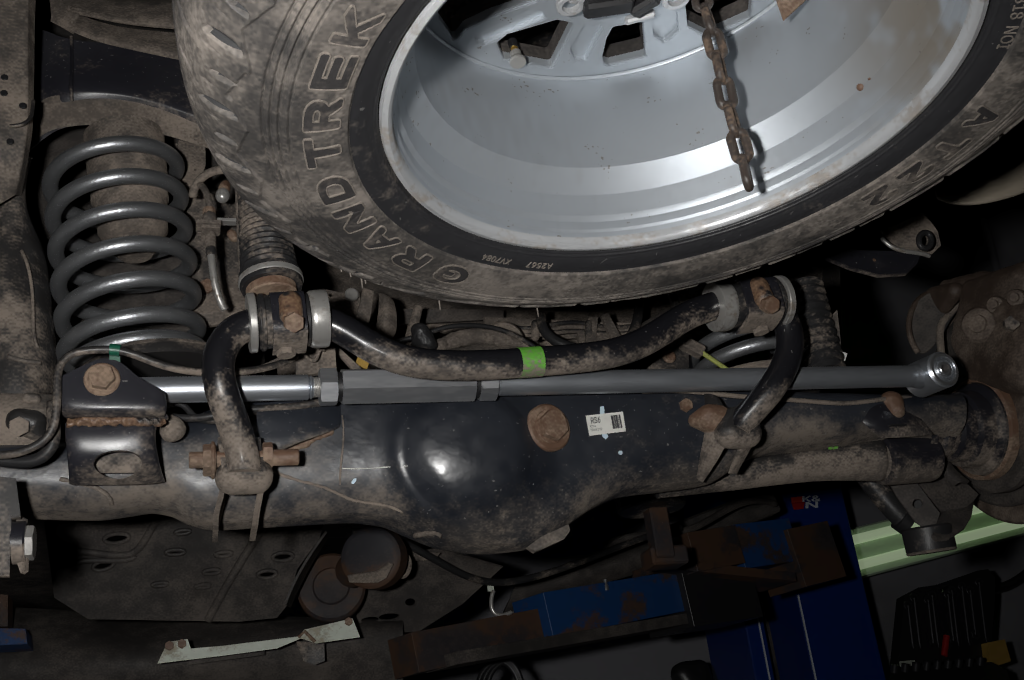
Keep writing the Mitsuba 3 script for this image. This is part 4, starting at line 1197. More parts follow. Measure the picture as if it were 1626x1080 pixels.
part(g1, 'plate', plate([(500, 455), (540, 464), (572, 466), (572, 490), (564, 500), (540, 496), (500, 492)], 1.36, .006, (0, -1, -.1), .0015, [ellipse_px(525, 468, 3, 3)]), 'dust_black', False)
part(g1, 'bolt', cyl(at(558, 470, 1.355), -EY, .0095, .008, .002, 32), 'worn_steel', 35)
single('gap_strap', 'flat brown strap standing in the gap below the tyre', 'strap', plate([(578, 456), (594, 462), (590, 496), (585, 518), (566, 502), (573, 478)], 1.31, .010, (.1, -1, 0), .002), 'dust', False)
single('curved_bracket', 'rounded brown bracket right of the flat strap in the gap', 'bracket', sheet([[(601, 466, 1.36), (612, 468, 1.345), (624, 476, 1.36)], [(601, 490, 1.35), (614, 490, 1.335), (629, 494, 1.35)], [(598, 515, 1.35), (612, 516, 1.335), (630, 518, 1.35)], [(596, 534, 1.36), (610, 538, 1.35), (624, 536, 1.36)]], .006, 6, 6, 2, 3), 'dust', 35)
pr = [(0, 0)]
for k in range(22):
    pr += [(.0062, k * .0016), (.0076, k * .0016 + .0008)]
single('threaded_stud', 'threaded stud slanting behind the anti-roll bar', 'stud', lathe(pr + [(.0062, .07), (0, .07)], at(646, 556, 1.40), at(664, 490, 1.40) - at(646, 556, 1.40), 32), 'dust', False)
nub = thing('cable_knot', 'taped grey cable joint above the anti-roll bar', 'cable')
part(nub, 'joint', hull_balls([(at(668, 528, 1.33), .013), (at(676, 545, 1.335), .015), (at(664, 550, 1.34), .009)], .003, .003, 120, 9, 3), 'rubber', True)
part(nub, 'cable', tube(P((612, 556, 1.36), (640, 540, 1.345), (668, 533, 1.335), (700, 522, 1.33), (735, 517, 1.33), (780, 520, 1.335), (820, 534, 1.34), (850, 552, 1.345), (880, 572, 1.35)), .0034, 14, 10), 'rubber', True)
lm = tube(P((676, 580, 1.37), (700, 552, 1.36), (730, 538, 1.355), (765, 534, 1.355), (800, 540, 1.36), (840, 556, 1.365), (870, 572, 1.37)), [.008, .010, .011, .012, .011, .010], 18, 10)
lm.vertices = lm.vertices + lm.vertex_normals * ((meshkit.fbm(lm.vertices * 130, 3, 8) - .5) * .008)[:, None]
single('dusty_pipe', 'lumpy dust-caked pipe under the grey cable', 'pipe', lm, 'dust', True)
single('pipe_cap', 'brown round cap at the left end of the dust-caked pipe', 'cap', hull_balls([(at(700, 548, 1.35), .0095), (at(698, 556, 1.35), .009)], .003, .001, 90, 2), 'dust', True)
single('axle_top_ridge', 'dusty rounded casting on top of the differential', 'casting', hull_balls([(at(690, 596, 1.25), .03), (at(760, 588, 1.25), .034), (at(840, 588, 1.25), .03)], .008, .002, 50, 5), 'dust', True)
single('brass_nut', 'small ochre nut under the anti-roll bar, just above the track bar', 'nut', hexbar(at(573, 584, 1.24), [.4, -.3, 1], .009, .014), 'yellow_box', 25)
lk = thing('black_clip_bracket', 'black bracket with a wire clip above the left lock nut of the track bar', 'bracket')
part(lk, 'plate', plate([(470, 560), (500, 548), (532, 550), (535, 590), (470, 596)], 1.17, .006, (0, -1, -.1), .0015), 'dust_black', False)
part(lk, 'clip', tube(P((486, 558, 1.16), (490, 570, 1.155), (500, 572, 1.155), (506, 560, 1.155), (515, 556, 1.16)), .0022, 10, 6), 'dust', True)
single('slanted_link', 'narrow slanted link behind the anti-roll bar, left of the brass-coloured nut', 'link', plate([(528, 552), (538, 551), (574, 584), (562, 588)], 1.22, .006, (0, -1, 0), .001), 'dust_black', False)
single('thin_rod', 'thin dusty rod from the brace to the clamp bracket', 'rod', tube(P((376, 590, 1.19), (420, 582, 1.185), (456, 566, 1.18), (500, 553, 1.18), (524, 550, 1.18)), .0030, 12, 8), 'dust', True)
gg = thing('angled_bracket', 'small dusty angled bracket in the gap left of the right clamp', 'bracket')
part(gg, 'upright', plate([(955, 500), (966, 496), (990, 540), (976, 548)], 1.42, .008, (0, -1, 0), .0015), 'dust', False)
part(gg, 'upright', plate([(935, 502), (950, 503), (946, 545), (930, 545)], 1.43, .008, (0, -1, 0), .0015), 'dust', False)
part(gg, 'foot', plate([(918, 525), (985, 532), (985, 552), (920, 552)], 1.44, .008, (0, -1, 0), .0015), 'dust', False)
single('right_tie_pipe', 'dusty pipe running behind the anti-roll bar towards the right clamp', 'pipe', tube(P((985, 560, 1.42), (1040, 520, 1.42), (1100, 488, 1.42), (1160, 455, 1.42)), .016, 20, 8), 'dark_dust', True)
rp = thing('sensor_link', 'grey sensor block with a yellow-green rod left of the right coil spring', 'sensor')
part(rp, 'block', obox(at(1099, 552, 1.22), [.85, 0, -.5], EY, [.5, 0, .85], .016, .008, .008, .002), 'dust', False)
part(rp, 'rod', tube(P((1112, 558, 1.215), (1150, 584, 1.22), (1162, 592, 1.222)), .0032, 14), 'lime_paint', True)
part(rp, 'base', plate([(1030, 582), (1080, 545), (1094, 560), (1094, 590), (1030, 590)], 1.24, .006, (0, -1, 0), .001), 'dust_black', False)
part(rp, 'bolt', cyl(at(1061, 567, 1.236), -EY, .0095, .005, .002, 28), 'rust', 35)

# more of the clutter behind the anti-roll bar
gm = thing('wire_harness', 'bundle of dusty wires clipped along the brown panel in the gap under the tyre', 'cable')
for k in range(3):
    part(gm, 'wire', tube(P((790 + 4 * k, 512 + 5 * k, 1.45), (850, 520 + 6 * k, 1.44), (910, 512 + 7 * k, 1.44), (980, 520 + 5 * k, 1.45), (1060, 505 + 8 * k, 1.45), (1120, 520 + 6 * k, 1.46)), .0034, 10, 8), ('rubber', 'dust', 'dust_black')[k], True)
for u in (850, 935, 1030):
    part(gm, 'clip', hull_balls([(at(u, 514, 1.435), .006), (at(u, 536, 1.435), .006)], .004, .001, 80, u), 'dust_black', True)
cb_ = thing('clamp_bracket', 'dusty bracket plate with two bolts above the right clamp', 'bracket')
part(cb_, 'plate', plate([(1060, 462), (1150, 440), (1215, 442), (1215, 470), (1140, 486), (1075, 500)], 1.34, .006, (0, -1, -.2), .002), 'dust_black', False)
for u, v in ((1085, 478), (1120, 468)):
    part(cb_, 'bolt', hexbar(at(u, v, 1.335), [0, -1, -.2], .009, .008), 'dust', 25)
single('gap_hose', 'dusty hose dipping behind the anti-roll bar right of the green band', 'hose', tube(P((860, 500, 1.40), (880, 540, 1.38), (930, 556, 1.37), (985, 548, 1.38), (1010, 515, 1.40), (1015, 480, 1.42)), .0075, 14, 10), 'rubber', True)
single('gap_flange', 'round dusty flange half hidden behind the anti-roll bar left of the green band', 'flange', lathe([(0, 0), (.012, 0), (.014, .004), (.030, .005), (.033, .010), (.033, .03), (0, .03)], at(800, 545, 1.40), [.1, 1, .35], 48), 'dust', 35)

# ================================================================== right-hand side: lower arm, shock mount, brake
arm = thing('suspension_link', 'dusty tubular lower suspension arm with a big black bush at its right end', 'suspension arm')
part(arm, 'tube', tube(P((1040, 770, 1.30), (1180, 749, 1.285), (1300, 734, 1.27), (1400, 729, 1.255)), [.018, .023, .025, .031], 32, 10), 'dust_black', True)
a0, a1 = at(1396, 731, 1.25), at(1478, 725, 1.25)
L = np.linalg.norm(a1 - a0)
part(arm, 'bush_housing', lathe([(0, 0), (.025, 0), (.033, .003), (.0345, .008), (.0345, L - .010), (.033, L - .003), (.027, L), (0, L)], a0, a1 - a0, 72), 'black_paint', 35)
part(arm, 'bush_face', lathe([(0, -.010), (.010, -.010), (.0115, -.008), (.014, -.003), (.024, -.002), (.028, .002)], a0, a1 - a0, 48), 'dust', 35)
part(arm, 'green_mark', plate([(1316, 710), (1331, 709), (1331, 713), (1316, 714)], 1.236, .001, (0, -1, -.6), 0), 'green_tape', False)
ab = thing('arm_bracket', 'black bracket with a rusty boss above the bush of the lower suspension arm', 'bracket')
part(ab, 'plate', sheet([[(1352, 646, 1.19), (1400, 640, 1.18), (1440, 640, 1.19)], [(1376, 676, 1.185), (1420, 670, 1.175), (1462, 664, 1.185)], [(1400, 696, 1.19), (1440, 694, 1.182), (1482, 690, 1.19)]], .006, 8, 8, 2, 2), 'black_paint', 35)
part(ab, 'boss', hull_balls([(at(1415, 640, 1.185), .016), (at(1422, 652, 1.18), .012)], .004, .0016, 90, 2), 'rust', True)
part(ab, 'dark_slot_bar', obox(at(1424, 676, 1.176), EX, EY, EZ, .012, .004, .0012, .0005), 'plastic_black', False)  # black bar stands in for the dark of a slot
sm = thing('shock_mount', 'grey-brown folded shock absorber mount hanging below the lower arm bush', 'bracket')
part(sm, 'left_face', plate([(1413, 768), (1456, 766), (1493, 815), (1481, 848), (1454, 829), (1425, 790)], 1.30, .006, (-.5, -1, -.1), .0015, [ellipse_px(1457, 800, 8, 7.5)]), 'dark_dust', False)
part(sm, 'right_face', plate([(1456, 766), (1500, 748), (1521, 754), (1555, 785), (1547, 796), (1529, 811), (1494, 816)], 1.295, .006, (.1, -1, -.3), .0015), 'dark_dust', False)
part(sm, 'lower_lip', plate([(1493, 812), (1530, 806), (1548, 790), (1543, 820), (1533, 836), (1508, 853), (1488, 855), (1481, 848)], 1.302, .006, (.1, -.8, .6), .0012), 'dark_dust', False)
part(sm, 'hole_cap', plate(ellipse_px(1457, 800, 9, 8.5), 1.315, .004, (-.5, -1, -.1), 0), 'rubber', False)
part(sm, 'strut', sheet([[(1484, 676, 1.27), (1496, 672, 1.262), (1506, 676, 1.27)], [(1484, 715, 1.27), (1494, 712, 1.262), (1502, 714, 1.27)], [(1492, 745, 1.27), (1503, 741, 1.262), (1515, 742, 1.27)], [(1515, 772, 1.27), (1527, 765, 1.262), (1540, 764, 1.27)]], .006, 6, 8, 2, 3), 'dark_dust', 35)
sh = thing('shock_absorber', 'dark shock absorber slanting behind the shock mount', 'shock absorber')
part(sh, 'body', tube(P((1368, 742, 1.37), (1392, 776, 1.365), (1440, 830, 1.36)), .0165, 28, 6), 'rubber', True)
part(sh, 'ring', tube(P((1428, 822, 1.36), (1442, 832, 1.36)), .0182, 28, 2, False), 'plastic_black', 35)
bp = thing('rubber_bump_stop', 'brown-black cylindrical rubber stop under the shock mount', 'bump stop')
s0 = at(1470, 836, 1.30)
part(bp, 'rubber', lathe([(0, 0), (.031, 0), (.0335, .003), (.0335, .032), (.031, .036), (0, .036)], s0, [.06, .12, -1], 56), 'rubber', 35)
part(bp, 'rim', lathe([(.0325, .0325), (.0342, .034), (.0318, .0365)], s0, [.06, .12, -1], 56), 'dust', 35)

br = thing('wheel_hub', 'brown dusty brake and hub assembly at the right edge, its wheel removed', 'brake')
hc = at(1565, 640, 1.27)
part(br, 'brake_disc', lathe([(.03, .016), (.172, .016), (.176, .010), (.176, -.012), (.172, -.016), (.085, -.016), (.080, -.010), (.03, -.010)], hc + EX * .05, EX, 120), 'brown_dirt', 30)
part(br, 'dust_shield', lathe([(.05, .0), (.100, -.004), (.135, -.006), (.146, -.002), (.150, .004)], hc + EX * .012, EX, 90), 'dark_dust', 30)
ax0 = at(1450, 684, 1.245)
prf = [(.040, 0), (.041, .010), (.0375, .014), (.0375, .022), (.0420, .026), (.0420, .036), (.0385, .040), (.0385, .048), (.0440, .052), (.0455, .062), (.0455, .070), (.0520, .074), (.0540, .086), (.0540, .094), (.064, .100), (.066, .112), (.066, .122), (0, .122)]
part(br, 'axle_end', lathe(prf, ax0, EX, 90), 'black_paint', 35, label='ribbed black axle end')
part(br, 'rust_band', lathe([(.0662, .102), (.0715, .104), (.0720, .116), (.0662, .118)], ax0, EX, 80), 'rust', 35, label='rusty orange band')
part(br, 'flange', lathe([(0, .118), (.085, .118), (.090, .124), (.090, .136), (.085, .14), (0, .14)], ax0, EX, 80), 'dark_dust', 35)
lobe = thing('brake_shield_lobe', 'round brown shield plate left of the brake, above the eye of the track bar', 'plate')
part(lobe, 'plate', plate(smooth_poly([(1448, 492), (1464, 472), (1492, 462), (1500, 490), (1494, 530), (1466, 560), (1450, 548), (1442, 520)]), 1.30, .006, (-.65, -1, 0), .002), 'dark_dust', False)
lr = P(*[(u, v, 1.298) for u, v in ((1493, 462), (1466, 470), (1450, 488), (1443, 515), (1447, 540), (1458, 560))])
part(lobe, 'rolled_edge', tube(lr, .0042, 12, 10), 'brown_dirt', True)
def atx(u, v, x):
    d = ray(u, v)
    return CAM + d * ((x - CAM[0]) / d[0])


HX = hc[0]
cal = thing('brake_caliper', 'lumpy brown dusty brake caliper with round piston housings at the right edge', 'brake caliper')
part(cal, 'body', hull_balls([(atx(1548, 462, HX - .01), .018), (atx(1640, 452, HX), .035), (atx(1640, 590, HX - .03), .035), (atx(1560, 596, HX - .03), .020), (atx(1530, 540, HX - .02), .018)], .006, .003, 40, 11), 'brown_dirt', True)
part(cal, 'upper_lug', hull_balls([(atx(1482, 466, HX - .02), .010), (atx(1516, 462, HX - .02), .013), (atx(1500, 488, HX - .02), .009)], .004, .0016, 70, 12), 'brown_dirt', True)
part(cal, 'upper_ridge', hull_balls([(atx(1505, 456, HX), .012), (atx(1560, 446, HX), .014), (atx(1640, 448, HX), .014)], .005, .0016, 60, 15), 'brown_dirt', True)
for (u, v, r_, nm) in ((1551, 514, .026, 'piston_housing'), (1577, 483, .0125, 'guide_pin'), (1610, 472, .0125, 'guide_pin')):
    part(cal, nm, lathe([(0, 0), (r_ * .45, 0), (r_ * .5, .004), (r_ * .85, .005), (r_, .010), (r_ * 1.02, .05), (0, .05)], atx(u, v, HX - .062), [.85, .5, .1], 48), 'brown_dirt', 35)
part(cal, 'bleed_nut', hexbar(atx(1604, 516, HX - .055), [-.6, -1, -.2], .010, .016), 'rubber', 25)
part(cal, 'bracket_arm', hull_balls([(atx(1590, 500, HX - .055), .010), (atx(1636, 498, HX - .05), .012), (atx(1600, 486, HX - .05), .009)], .004, .0015, 70, 16), 'brown_dirt', True)
part(cal, 'carrier', cat(hull_balls([(atx(1528, 705, HX - .02), .014), (atx(1532, 745, HX - .02), .010), (atx(1570, 748, HX - .02), .010)], .005, .0015, 50, 13), hull_balls([(atx(1570, 748, HX - .02), .010), (atx(1608, 712, HX - .02), .010), (atx(1560, 715, HX - .02), .012)], .005, .0015, 50, 17)), 'brown_dirt', True)
part(cal, 'carrier_bolt', hexbar(atx(1541, 712, HX - .045), [-.6, -1, -.2], .012, .014), 'rust', 25)
part(cal, 'lower_block', hull_balls([(atx(1606, 640, HX - .02), .015), (atx(1640, 625, HX - .02), .02), (atx(1640, 700, HX - .02), .02)], .006, .002, 50, 14), 'brown_dirt', True)
single('sensor_cable', 'dusty sensor cable running down past the shield plate to the eye of the track bar', 'cable', tube(P((1506, 474, 1.285), (1519, 468, 1.28), (1521, 476, 1.28), (1508, 498, 1.28), (1495, 516, 1.28), (1493, 540, 1.28), (1497, 580, 1.28), (1500, 604, 1.28)), .0055, 14, 12), 'dust', True)

# ================================================================== upper right
bc = thing('bumper_corner', 'smooth cream-coloured bumper corner at the right edge below the tyre', 'bumper')
part(bc, 'skin', sheet([[(1495, 120, 1.16), (1600, 120, 1.13), (1720, 100, 1.12)], [(1490, 240, 1.13), (1590, 240, 1.10), (1720, 200, 1.08)], [(1486, 305, 1.115), (1585, 306, 1.085), (1720, 250, 1.07)], [(1493, 313, 1.125), (1580, 318, 1.10), (1720, 264, 1.085)]], .005, 8, 8, 2, 2), 'cream', 35)
tow = thing('tie_down_bracket', 'black dusty bracket with a round eyelet below the tyre on the right', 'bracket')
part(tow, 'upper_plate', plate([(1466, 338), (1482, 356), (1490, 368), (1495, 390), (1478, 406), (1448, 399), (1418, 393), (1400, 366)], 1.15, .006, (-.1, -1, -.5), .0015, [ellipse_px(1469, 382, 6, 7.5)]), 'dust_black', False)
part(tow, 'eyelet', tube([at(u, v, 1.142) for u, v in ellipse_px(1469, 382, 10, 12.5, 0, 24)] + [at(1479, 382, 1.142)], .0042, 12, smooth_path=False, caps=False), 'rubber', True)
part(tow, 'lower_plate', plate([(1312, 409), (1348, 396), (1418, 398), (1462, 405), (1457, 418), (1440, 434), (1396, 437), (1350, 425)], 1.17, .006, (-.1, -1, .2), .0015), 'black_paint', False)
part(tow, 'fold', tube(P((1400, 378, 1.146), (1425, 396, 1.143), (1450, 401, 1.143), (1476, 407, 1.146)), .003, 12, 8), 'worn_steel', True)
part(tow, 'rust_patch', hull_balls([(at(1386, 417, 1.167), .006), (at(1391, 418, 1.167), .005)], .003, .001, 90, 3), 'rust', True)
part(tow, 'hole_ring', ring(at(1431, 410, 1.165), -EY, .006, .0095, .004), 'rubber', 35)
ip = thing('inner_panel', 'tan inner body panel with dark upright edges behind the right clamp', 'body panel')
part(ip, 'face', plate([(1225, 400), (1322, 400), (1322, 610), (1225, 610)], 1.60, .006, (0, -1, 0), .002), 'dust', False)
part(ip, 'upright', plate([(1322, 395), (1334, 395), (1338, 600), (1322, 600)], 1.58, .05, (.3, -1, 0), .002), 'dark_dust', False)
sb = thing('corrugated_boot', 'black ribbed shock absorber boot right of the anti-roll bar', 'boot')
b0, b1 = at(1312, 592, 1.165), at(1276, 452, 1.18)
bl = np.linalg.norm(b1 - b0)
pr, h = [(0, 0)], 0
while h < bl:
    pr += [(.021, h), (.026, h + .004), (.026, h + .007), (.021, h + .010)]
    h += .0125
part(sb, 'bellows', lathe(pr + [(0, h)], b0, b1 - b0, 60), 'rubber', 35)
fm = thing('torn_padding', 'torn piece of pale padding hanging at the edge of the inner panel', 'padding')
pd = plate([(1303, 503), (1312, 497), (1321, 500), (1330, 491), (1333, 515), (1336, 545), (1340, 566), (1333, 572), (1324, 548), (1316, 528), (1305, 520)], 1.17, .006, (-.2, -1, 0), .002)
part(fm, 'body', pd, 'dust', False)
part(fm, 'white_tip', plate([(1337, 558), (1346, 561), (1343, 570), (1340, 582), (1334, 574)], 1.168, .003, (-.2, -1, 0), .001), 'label_white', False)
single('wall_conduit', 'pale conduit running down the grey wall on the right', 'conduit', tube([at(1550, 300, 3.675), at(1593, 470, 3.675), at(1650, 700, 3.675)], .018, 14, smooth_path=False), 'wall_grey', True)

# ================================================================== below the axle: car floor, tank, exhaust
pan2 = obox([-.4, 3.0, CAM[2] + .70], EX, EY, EZ, 1.0, 1.30, .012, .004)
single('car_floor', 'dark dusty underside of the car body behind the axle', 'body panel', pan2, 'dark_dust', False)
single('added_window_backing', 'dark disc added above the spare wheel to darken the windows of its rim', 'body panel', cyl(WC + WN * .34, WN, .36, .006, .001, 80), 'rubber', 30)  # added backing so the rim windows look dark
tank = thing('tank_guard', 'dark dusty tank guard plate with pressed oval slots, below the axle on the left', 'guard')
TN = np.array([.05, -.80, -.60])
slots = [(185, 855, 20, 7.5, -.12), (164, 898, 17, 7, -.25), (290, 845, 12, 3.2, -.12), (278, 877, 15, 4, -.05), (355, 880, 13, 3.5, -.1), (336, 908, 13, 3.5, -.1), (449, 884, 16, 6.5, -.1), (424, 912, 15, 6, -.1), (254, 928, 12, 2.5, -.1), (322, 931, 12, 2.5, -.1)]
tp = plate([(70, 830), (180, 812), (345, 820), (520, 815), (508, 855), (472, 905), (458, 960), (440, 982), (380, 988), (140, 984), (86, 950)], 1.78, .006, TN, .002, [ellipse_px(*s_) for s_ in slots])
part(tank, 'plate', tp, 'dark_dust', False)
t_pt = at(70, 830, 1.78)
tn_ = TN / np.linalg.norm(TN)
for s_ in slots:
    pts = [on_plane(u, v, t_pt + tn_ * .001, tn_) for u, v in ellipse_px(*s_)]
    part(tank, 'slot_lip', tube(pts + pts[:1], .0035, 8, smooth_path=False, caps=False), 'dark_dust', True)
part(tank, 'rib', tube([on_plane(u, v, t_pt, tn_) for u, v in ((330, 985), (360, 930), (390, 880), (420, 835))], .007, 12, 8), 'dark_dust', True)
part(tank, 'rib', tube([on_plane(u, v, t_pt, tn_) for u, v in ((95, 880), (150, 878), (205, 880), (225, 865), (250, 825))], .006, 12, 8), 'dark_dust', True)
part(tank, 'rib', tube([on_plane(u, v, t_pt, tn_) for u, v in ((120, 895), (150, 890), (205, 888), (214, 882))], .005, 12, 8), 'dark_dust', True)
part(tank, 'side', sheet([[(455, 960, 1.80), (480, 905, 1.80), (520, 845, 1.80)], [(462, 965, 1.90), (488, 910, 1.90), (524, 850, 1.90)]], .004, 6, 4, 2, 1), 'dark_dust', 35)
ds = thing('drive_shaft', 'brown drive shaft flange below the differential', 'drive shaft')
dsx = np.array([.12, 1, -.02])
part(ds, 'flange_disc', lathe([(0, 0), (.030, 0), (.033, .004), (.055, .006), (.060, .012), (.060, .030), (.055, .036), (0, .036)], at(526, 930, 1.95), dsx, 72), 'rusty_arm', 35)
part(ds, 'joint', hull_balls([(at(560, 905, 1.90), .030), (at(575, 892, 1.86), .034)], .008, .002, 50, 4), 'rusty_arm', True)
part(ds, 'yoke', lathe([(0, -.02), (.040, -.02), (.050, -.014), (.052, .03), (.048, .036), (0, .036)], at(592, 886, 1.80), dsx + [.3, 0, .2], 64), 'rusty_arm', 35)
part(ds, 'guard', plate([(552, 915), (568, 912), (600, 908), (618, 894), (625, 896), (614, 918), (600, 926), (555, 926)], 1.76, .006, (0, -.9, -.5), .002), 'dust', False)
us_ = thing('under_shield', 'dark blue-black shield plate sloping away below the differential', 'shield')
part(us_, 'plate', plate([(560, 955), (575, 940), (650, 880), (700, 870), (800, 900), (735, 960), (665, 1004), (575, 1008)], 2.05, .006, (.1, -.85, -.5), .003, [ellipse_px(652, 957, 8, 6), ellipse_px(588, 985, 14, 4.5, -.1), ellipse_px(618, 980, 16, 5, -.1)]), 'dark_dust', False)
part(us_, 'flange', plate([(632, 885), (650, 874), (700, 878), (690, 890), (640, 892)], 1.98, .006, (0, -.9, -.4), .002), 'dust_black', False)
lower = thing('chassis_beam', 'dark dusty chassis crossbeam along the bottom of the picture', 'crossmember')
part(lower, 'beam', sheet([[(-60, 960, 2.2), (250, 975, 2.2), (420, 978, 2.15), (640, 985, 2.1)], [(-60, 1030, 2.1), (250, 1034, 2.05), (420, 1020, 2.05), (640, 1012, 2.05)], [(-60, 1110, 2.1), (250, 1110, 2.1), (420, 1100, 2.1), (640, 1100, 2.1)]], .01, 6, 6, 2, 2), 'dark_dust', 35)  # crossbeam, extended upwards and to the left to darken the gaps there
part(lower, 'edge_strip', plate([(300, 1042), (420, 1030), (420, 1040), (300, 1056)], 2.0, .008, (0, -1, -.2), .002), 'dark_dust', False)
part(lower, 'tab', plate([(470, 1018), (515, 1022), (516, 1050), (500, 1056), (482, 1050)], 1.98, .006, (0, -1, -.2), .002), 'dust_black', False)
single('brake_line', 'thin dusty brake line clipped along the top of the right axle tube', 'pipe', tube(P((1020, 622, 1.165), (1100, 622, 1.16), (1180, 630, 1.165), (1270, 636, 1.17), (1350, 640, 1.175), (1420, 632, 1.18), (1470, 640, 1.19)), .0030, 12, 10), 'dust', True)
single('floor_cable', 'dark cable running under the car floor below the axle, right of the drive shaft', 'cable', tube(P((560, 845, 1.95), (640, 862, 1.95), (720, 905, 2.0), (790, 925, 2.05), (900, 900, 2.1), (1000, 862, 2.15), (1080, 838, 2.2)), .007, 12, 10), 'rubber', True)
single('floor_cable', 'second dark cable sagging across the right of the picture behind the lift pad', 'cable', tube(P((960, 868, 2.2), (1020, 850, 2.2), (1090, 842, 2.25), (1150, 812, 2.3), (1230, 800, 2.4)), .008, 12, 10), 'dark_dust', True)
single('exhaust_hanger', 'small dusty hanger hook beside the drive shaft joint', 'hook', tube(P((640, 880, 1.85), (650, 900, 1.85), (640, 915, 1.85), (626, 905, 1.85), (628, 885, 1.86)), .0045, 12, 8), 'dust', True)
wb = thing('white_strip', 'stained white steel strip with bolts near the bottom edge, left of the middle', 'strip')
WBN = (0, -1, -.25)
part(wb, 'strip', plate([(250, 1054), (266, 1020), (298, 1015), (303, 1030), (352, 1026), (474, 1011), (484, 1000), (560, 982), (572, 1012), (502, 1022), (478, 1014), (440, 1030), (350, 1042)], 1.93, .006, WBN, .0015), 'white_paint', False)
for u, v in ((269, 1026), (289, 1023), (553, 988)):
    part(wb, 'bolt', hexbar(at(u, v, 1.925), -EY, .0075, .008), 'rust', 25)
part(wb, 'raised_edge', tube(P((474, 1012, 1.925), (484, 1003, 1.92), (500, 1019, 1.922)), .003, 10, 6, False), 'rust', 35)
lt = thing('lift_beam', 'blue and rusty lift arm crossing below the differential', 'lift arm')


def beam(pa, pb, h, d, bsdf, name, up=EZ, **k):
    a, b = at(*pa), at(*pb)
    x = (b - a) / np.linalg.norm(b - a)
    z = np.asarray(up) - x * (np.asarray(up) @ x)
    z /= np.linalg.norm(z)
    return part(lt, name, obox((a + b) / 2, x, np.cross(z, x), z, np.linalg.norm(b - a) / 2, d / 2, h / 2, .0006), bsdf, False, **k)


beam((845, 984, 2.10), (1058, 945, 2.25), .086, .10, 'worn_blue', 'outer_tube', label='worn blue part of the lift arm')
beam((640, 1042, 2.00), (846, 1000, 2.12), .070, .08, 'rusty_arm', 'inner_tube', label='rusty extension of the lift arm')
beam((700, 1052, 2.0), (1070, 988, 2.25), .022, .10, 'dark_dust', 'lower_flange')
beam((1056, 958, 2.25), (1165, 945, 2.33), .125, .14, 'plastic_black', 'knuckle')
beam((1075, 885, 2.2), (1150, 872, 2.25), .085, .10, 'rusty_arm', 'pivot_block', label='rusty pivot block of the lift arm')
beam((1150, 876, 2.27), (1238, 864, 2.33), .10, .10, 'worn_blue', 'sleeve')
beam((1236, 895, 2.32), (1300, 880, 2.36), .135, .12, 'rusty_arm', 'end_block', label='rusty end block of the lift arm')
beam((1030, 905, 2.2), (1235, 925, 2.3), .020, .12, 'rusty_arm', 'lower_flange')
for u, v, hgt in ((900, 955, .006), (930, 947, .006), (963, 936, .022)):
    part(lt, 'grease_nipple', lathe([(0, 0), (.006, 0), (.006, hgt * .4), (.004, hgt * .6), (.0045, hgt), (0, hgt + .002)], at(u, v + 2, 2.12), EZ, 16), 'bright_steel', 30)
ls = thing('lift_pad', 'round black lift pad on a rusty post under the right side of the axle', 'lift pad')
part(ls, 'pad', lathe([(0, 0), (.060, 0), (.064, .004), (.064, .030), (.060, .034), (0, .034)], at(1035, 810, 1.85), EZ, 64), 'rubber', 35)
part(ls, 'screw', lathe([(0, 0), (.018, 0), (.018, .05), (.03, .052), (.03, .060), (0, .06)], at(1040, 800, 1.85) - EZ * .06, EZ, 40), 'worn_steel', 35)
part(ls, 'post', obox(at(1046, 845, 1.85), EX, EY, EZ, .018, .018, .050, .003), 'rusty_arm', False)
part(ls, 'foot', obox(at(1055, 886, 1.87), EX, EY, EZ, .036, .03, .017, .004), 'rusty_arm', False)
fr = thing('side_beam', 'long dark brown beam running diagonally under the car on the right', 'beam')
a, b = at(900, 925, 2.5), at(1175, 815, 2.5)
part(fr, 'beam', obox((a + b) / 2, (b - a) / np.linalg.norm(b - a), EY, np.cross(b - a, EY) / np.linalg.norm(b - a), np.linalg.norm(b - a) / 2 + .1, .03, .035, .006), 'dark_dust', False)
part(fr, 'pressed_shell', sheet([[(820, 925, 2.4), (950, 880, 2.4), (1040, 850, 2.4)], [(810, 950, 2.4), (930, 912, 2.38), (1060, 872, 2.38)], [(800, 975, 2.42), (930, 935, 2.42), (1070, 895, 2.42)]], .006, 8, 6, 2, 2), 'dark_dust', 35)
tg = thing('wire_tag', 'small pale tag on a bent wire left of the blue lift arm', 'tag')
part(tg, 'tag', plate([(774, 928), (784, 927), (785, 939), (775, 939)], 2.05, .004, (0, -1, 0), .001), 'white_paint', False)
part(tg, 'wire', tube(P((784, 938, 2.05), (780, 955, 2.05), (784, 972, 2.05), (812, 972, 2.05)), .004, 12, 8), 'worn_steel', True)

# ================================================================== workshop: lift post, lamp, tool case
post = thing('lift_post', 'dark blue steel lift post with a red and silver sticker at the top', 'lift post')
PY = 2.95


def vbox(u0, u1, v, y0, y1, z0, z1, name, bsdf, parent, **k):
    p, q = at(u0, v, y0), at(u1, v, y0)
    return part(parent, name, obox([(p[0] + q[0]) / 2, (y0 + y1) / 2, (z0 + z1) / 2], EX, EY, EZ, abs(q[0] - p[0]) / 2, (y1 - y0) / 2, (z1 - z0) / 2, .004), bsdf, False, **k)


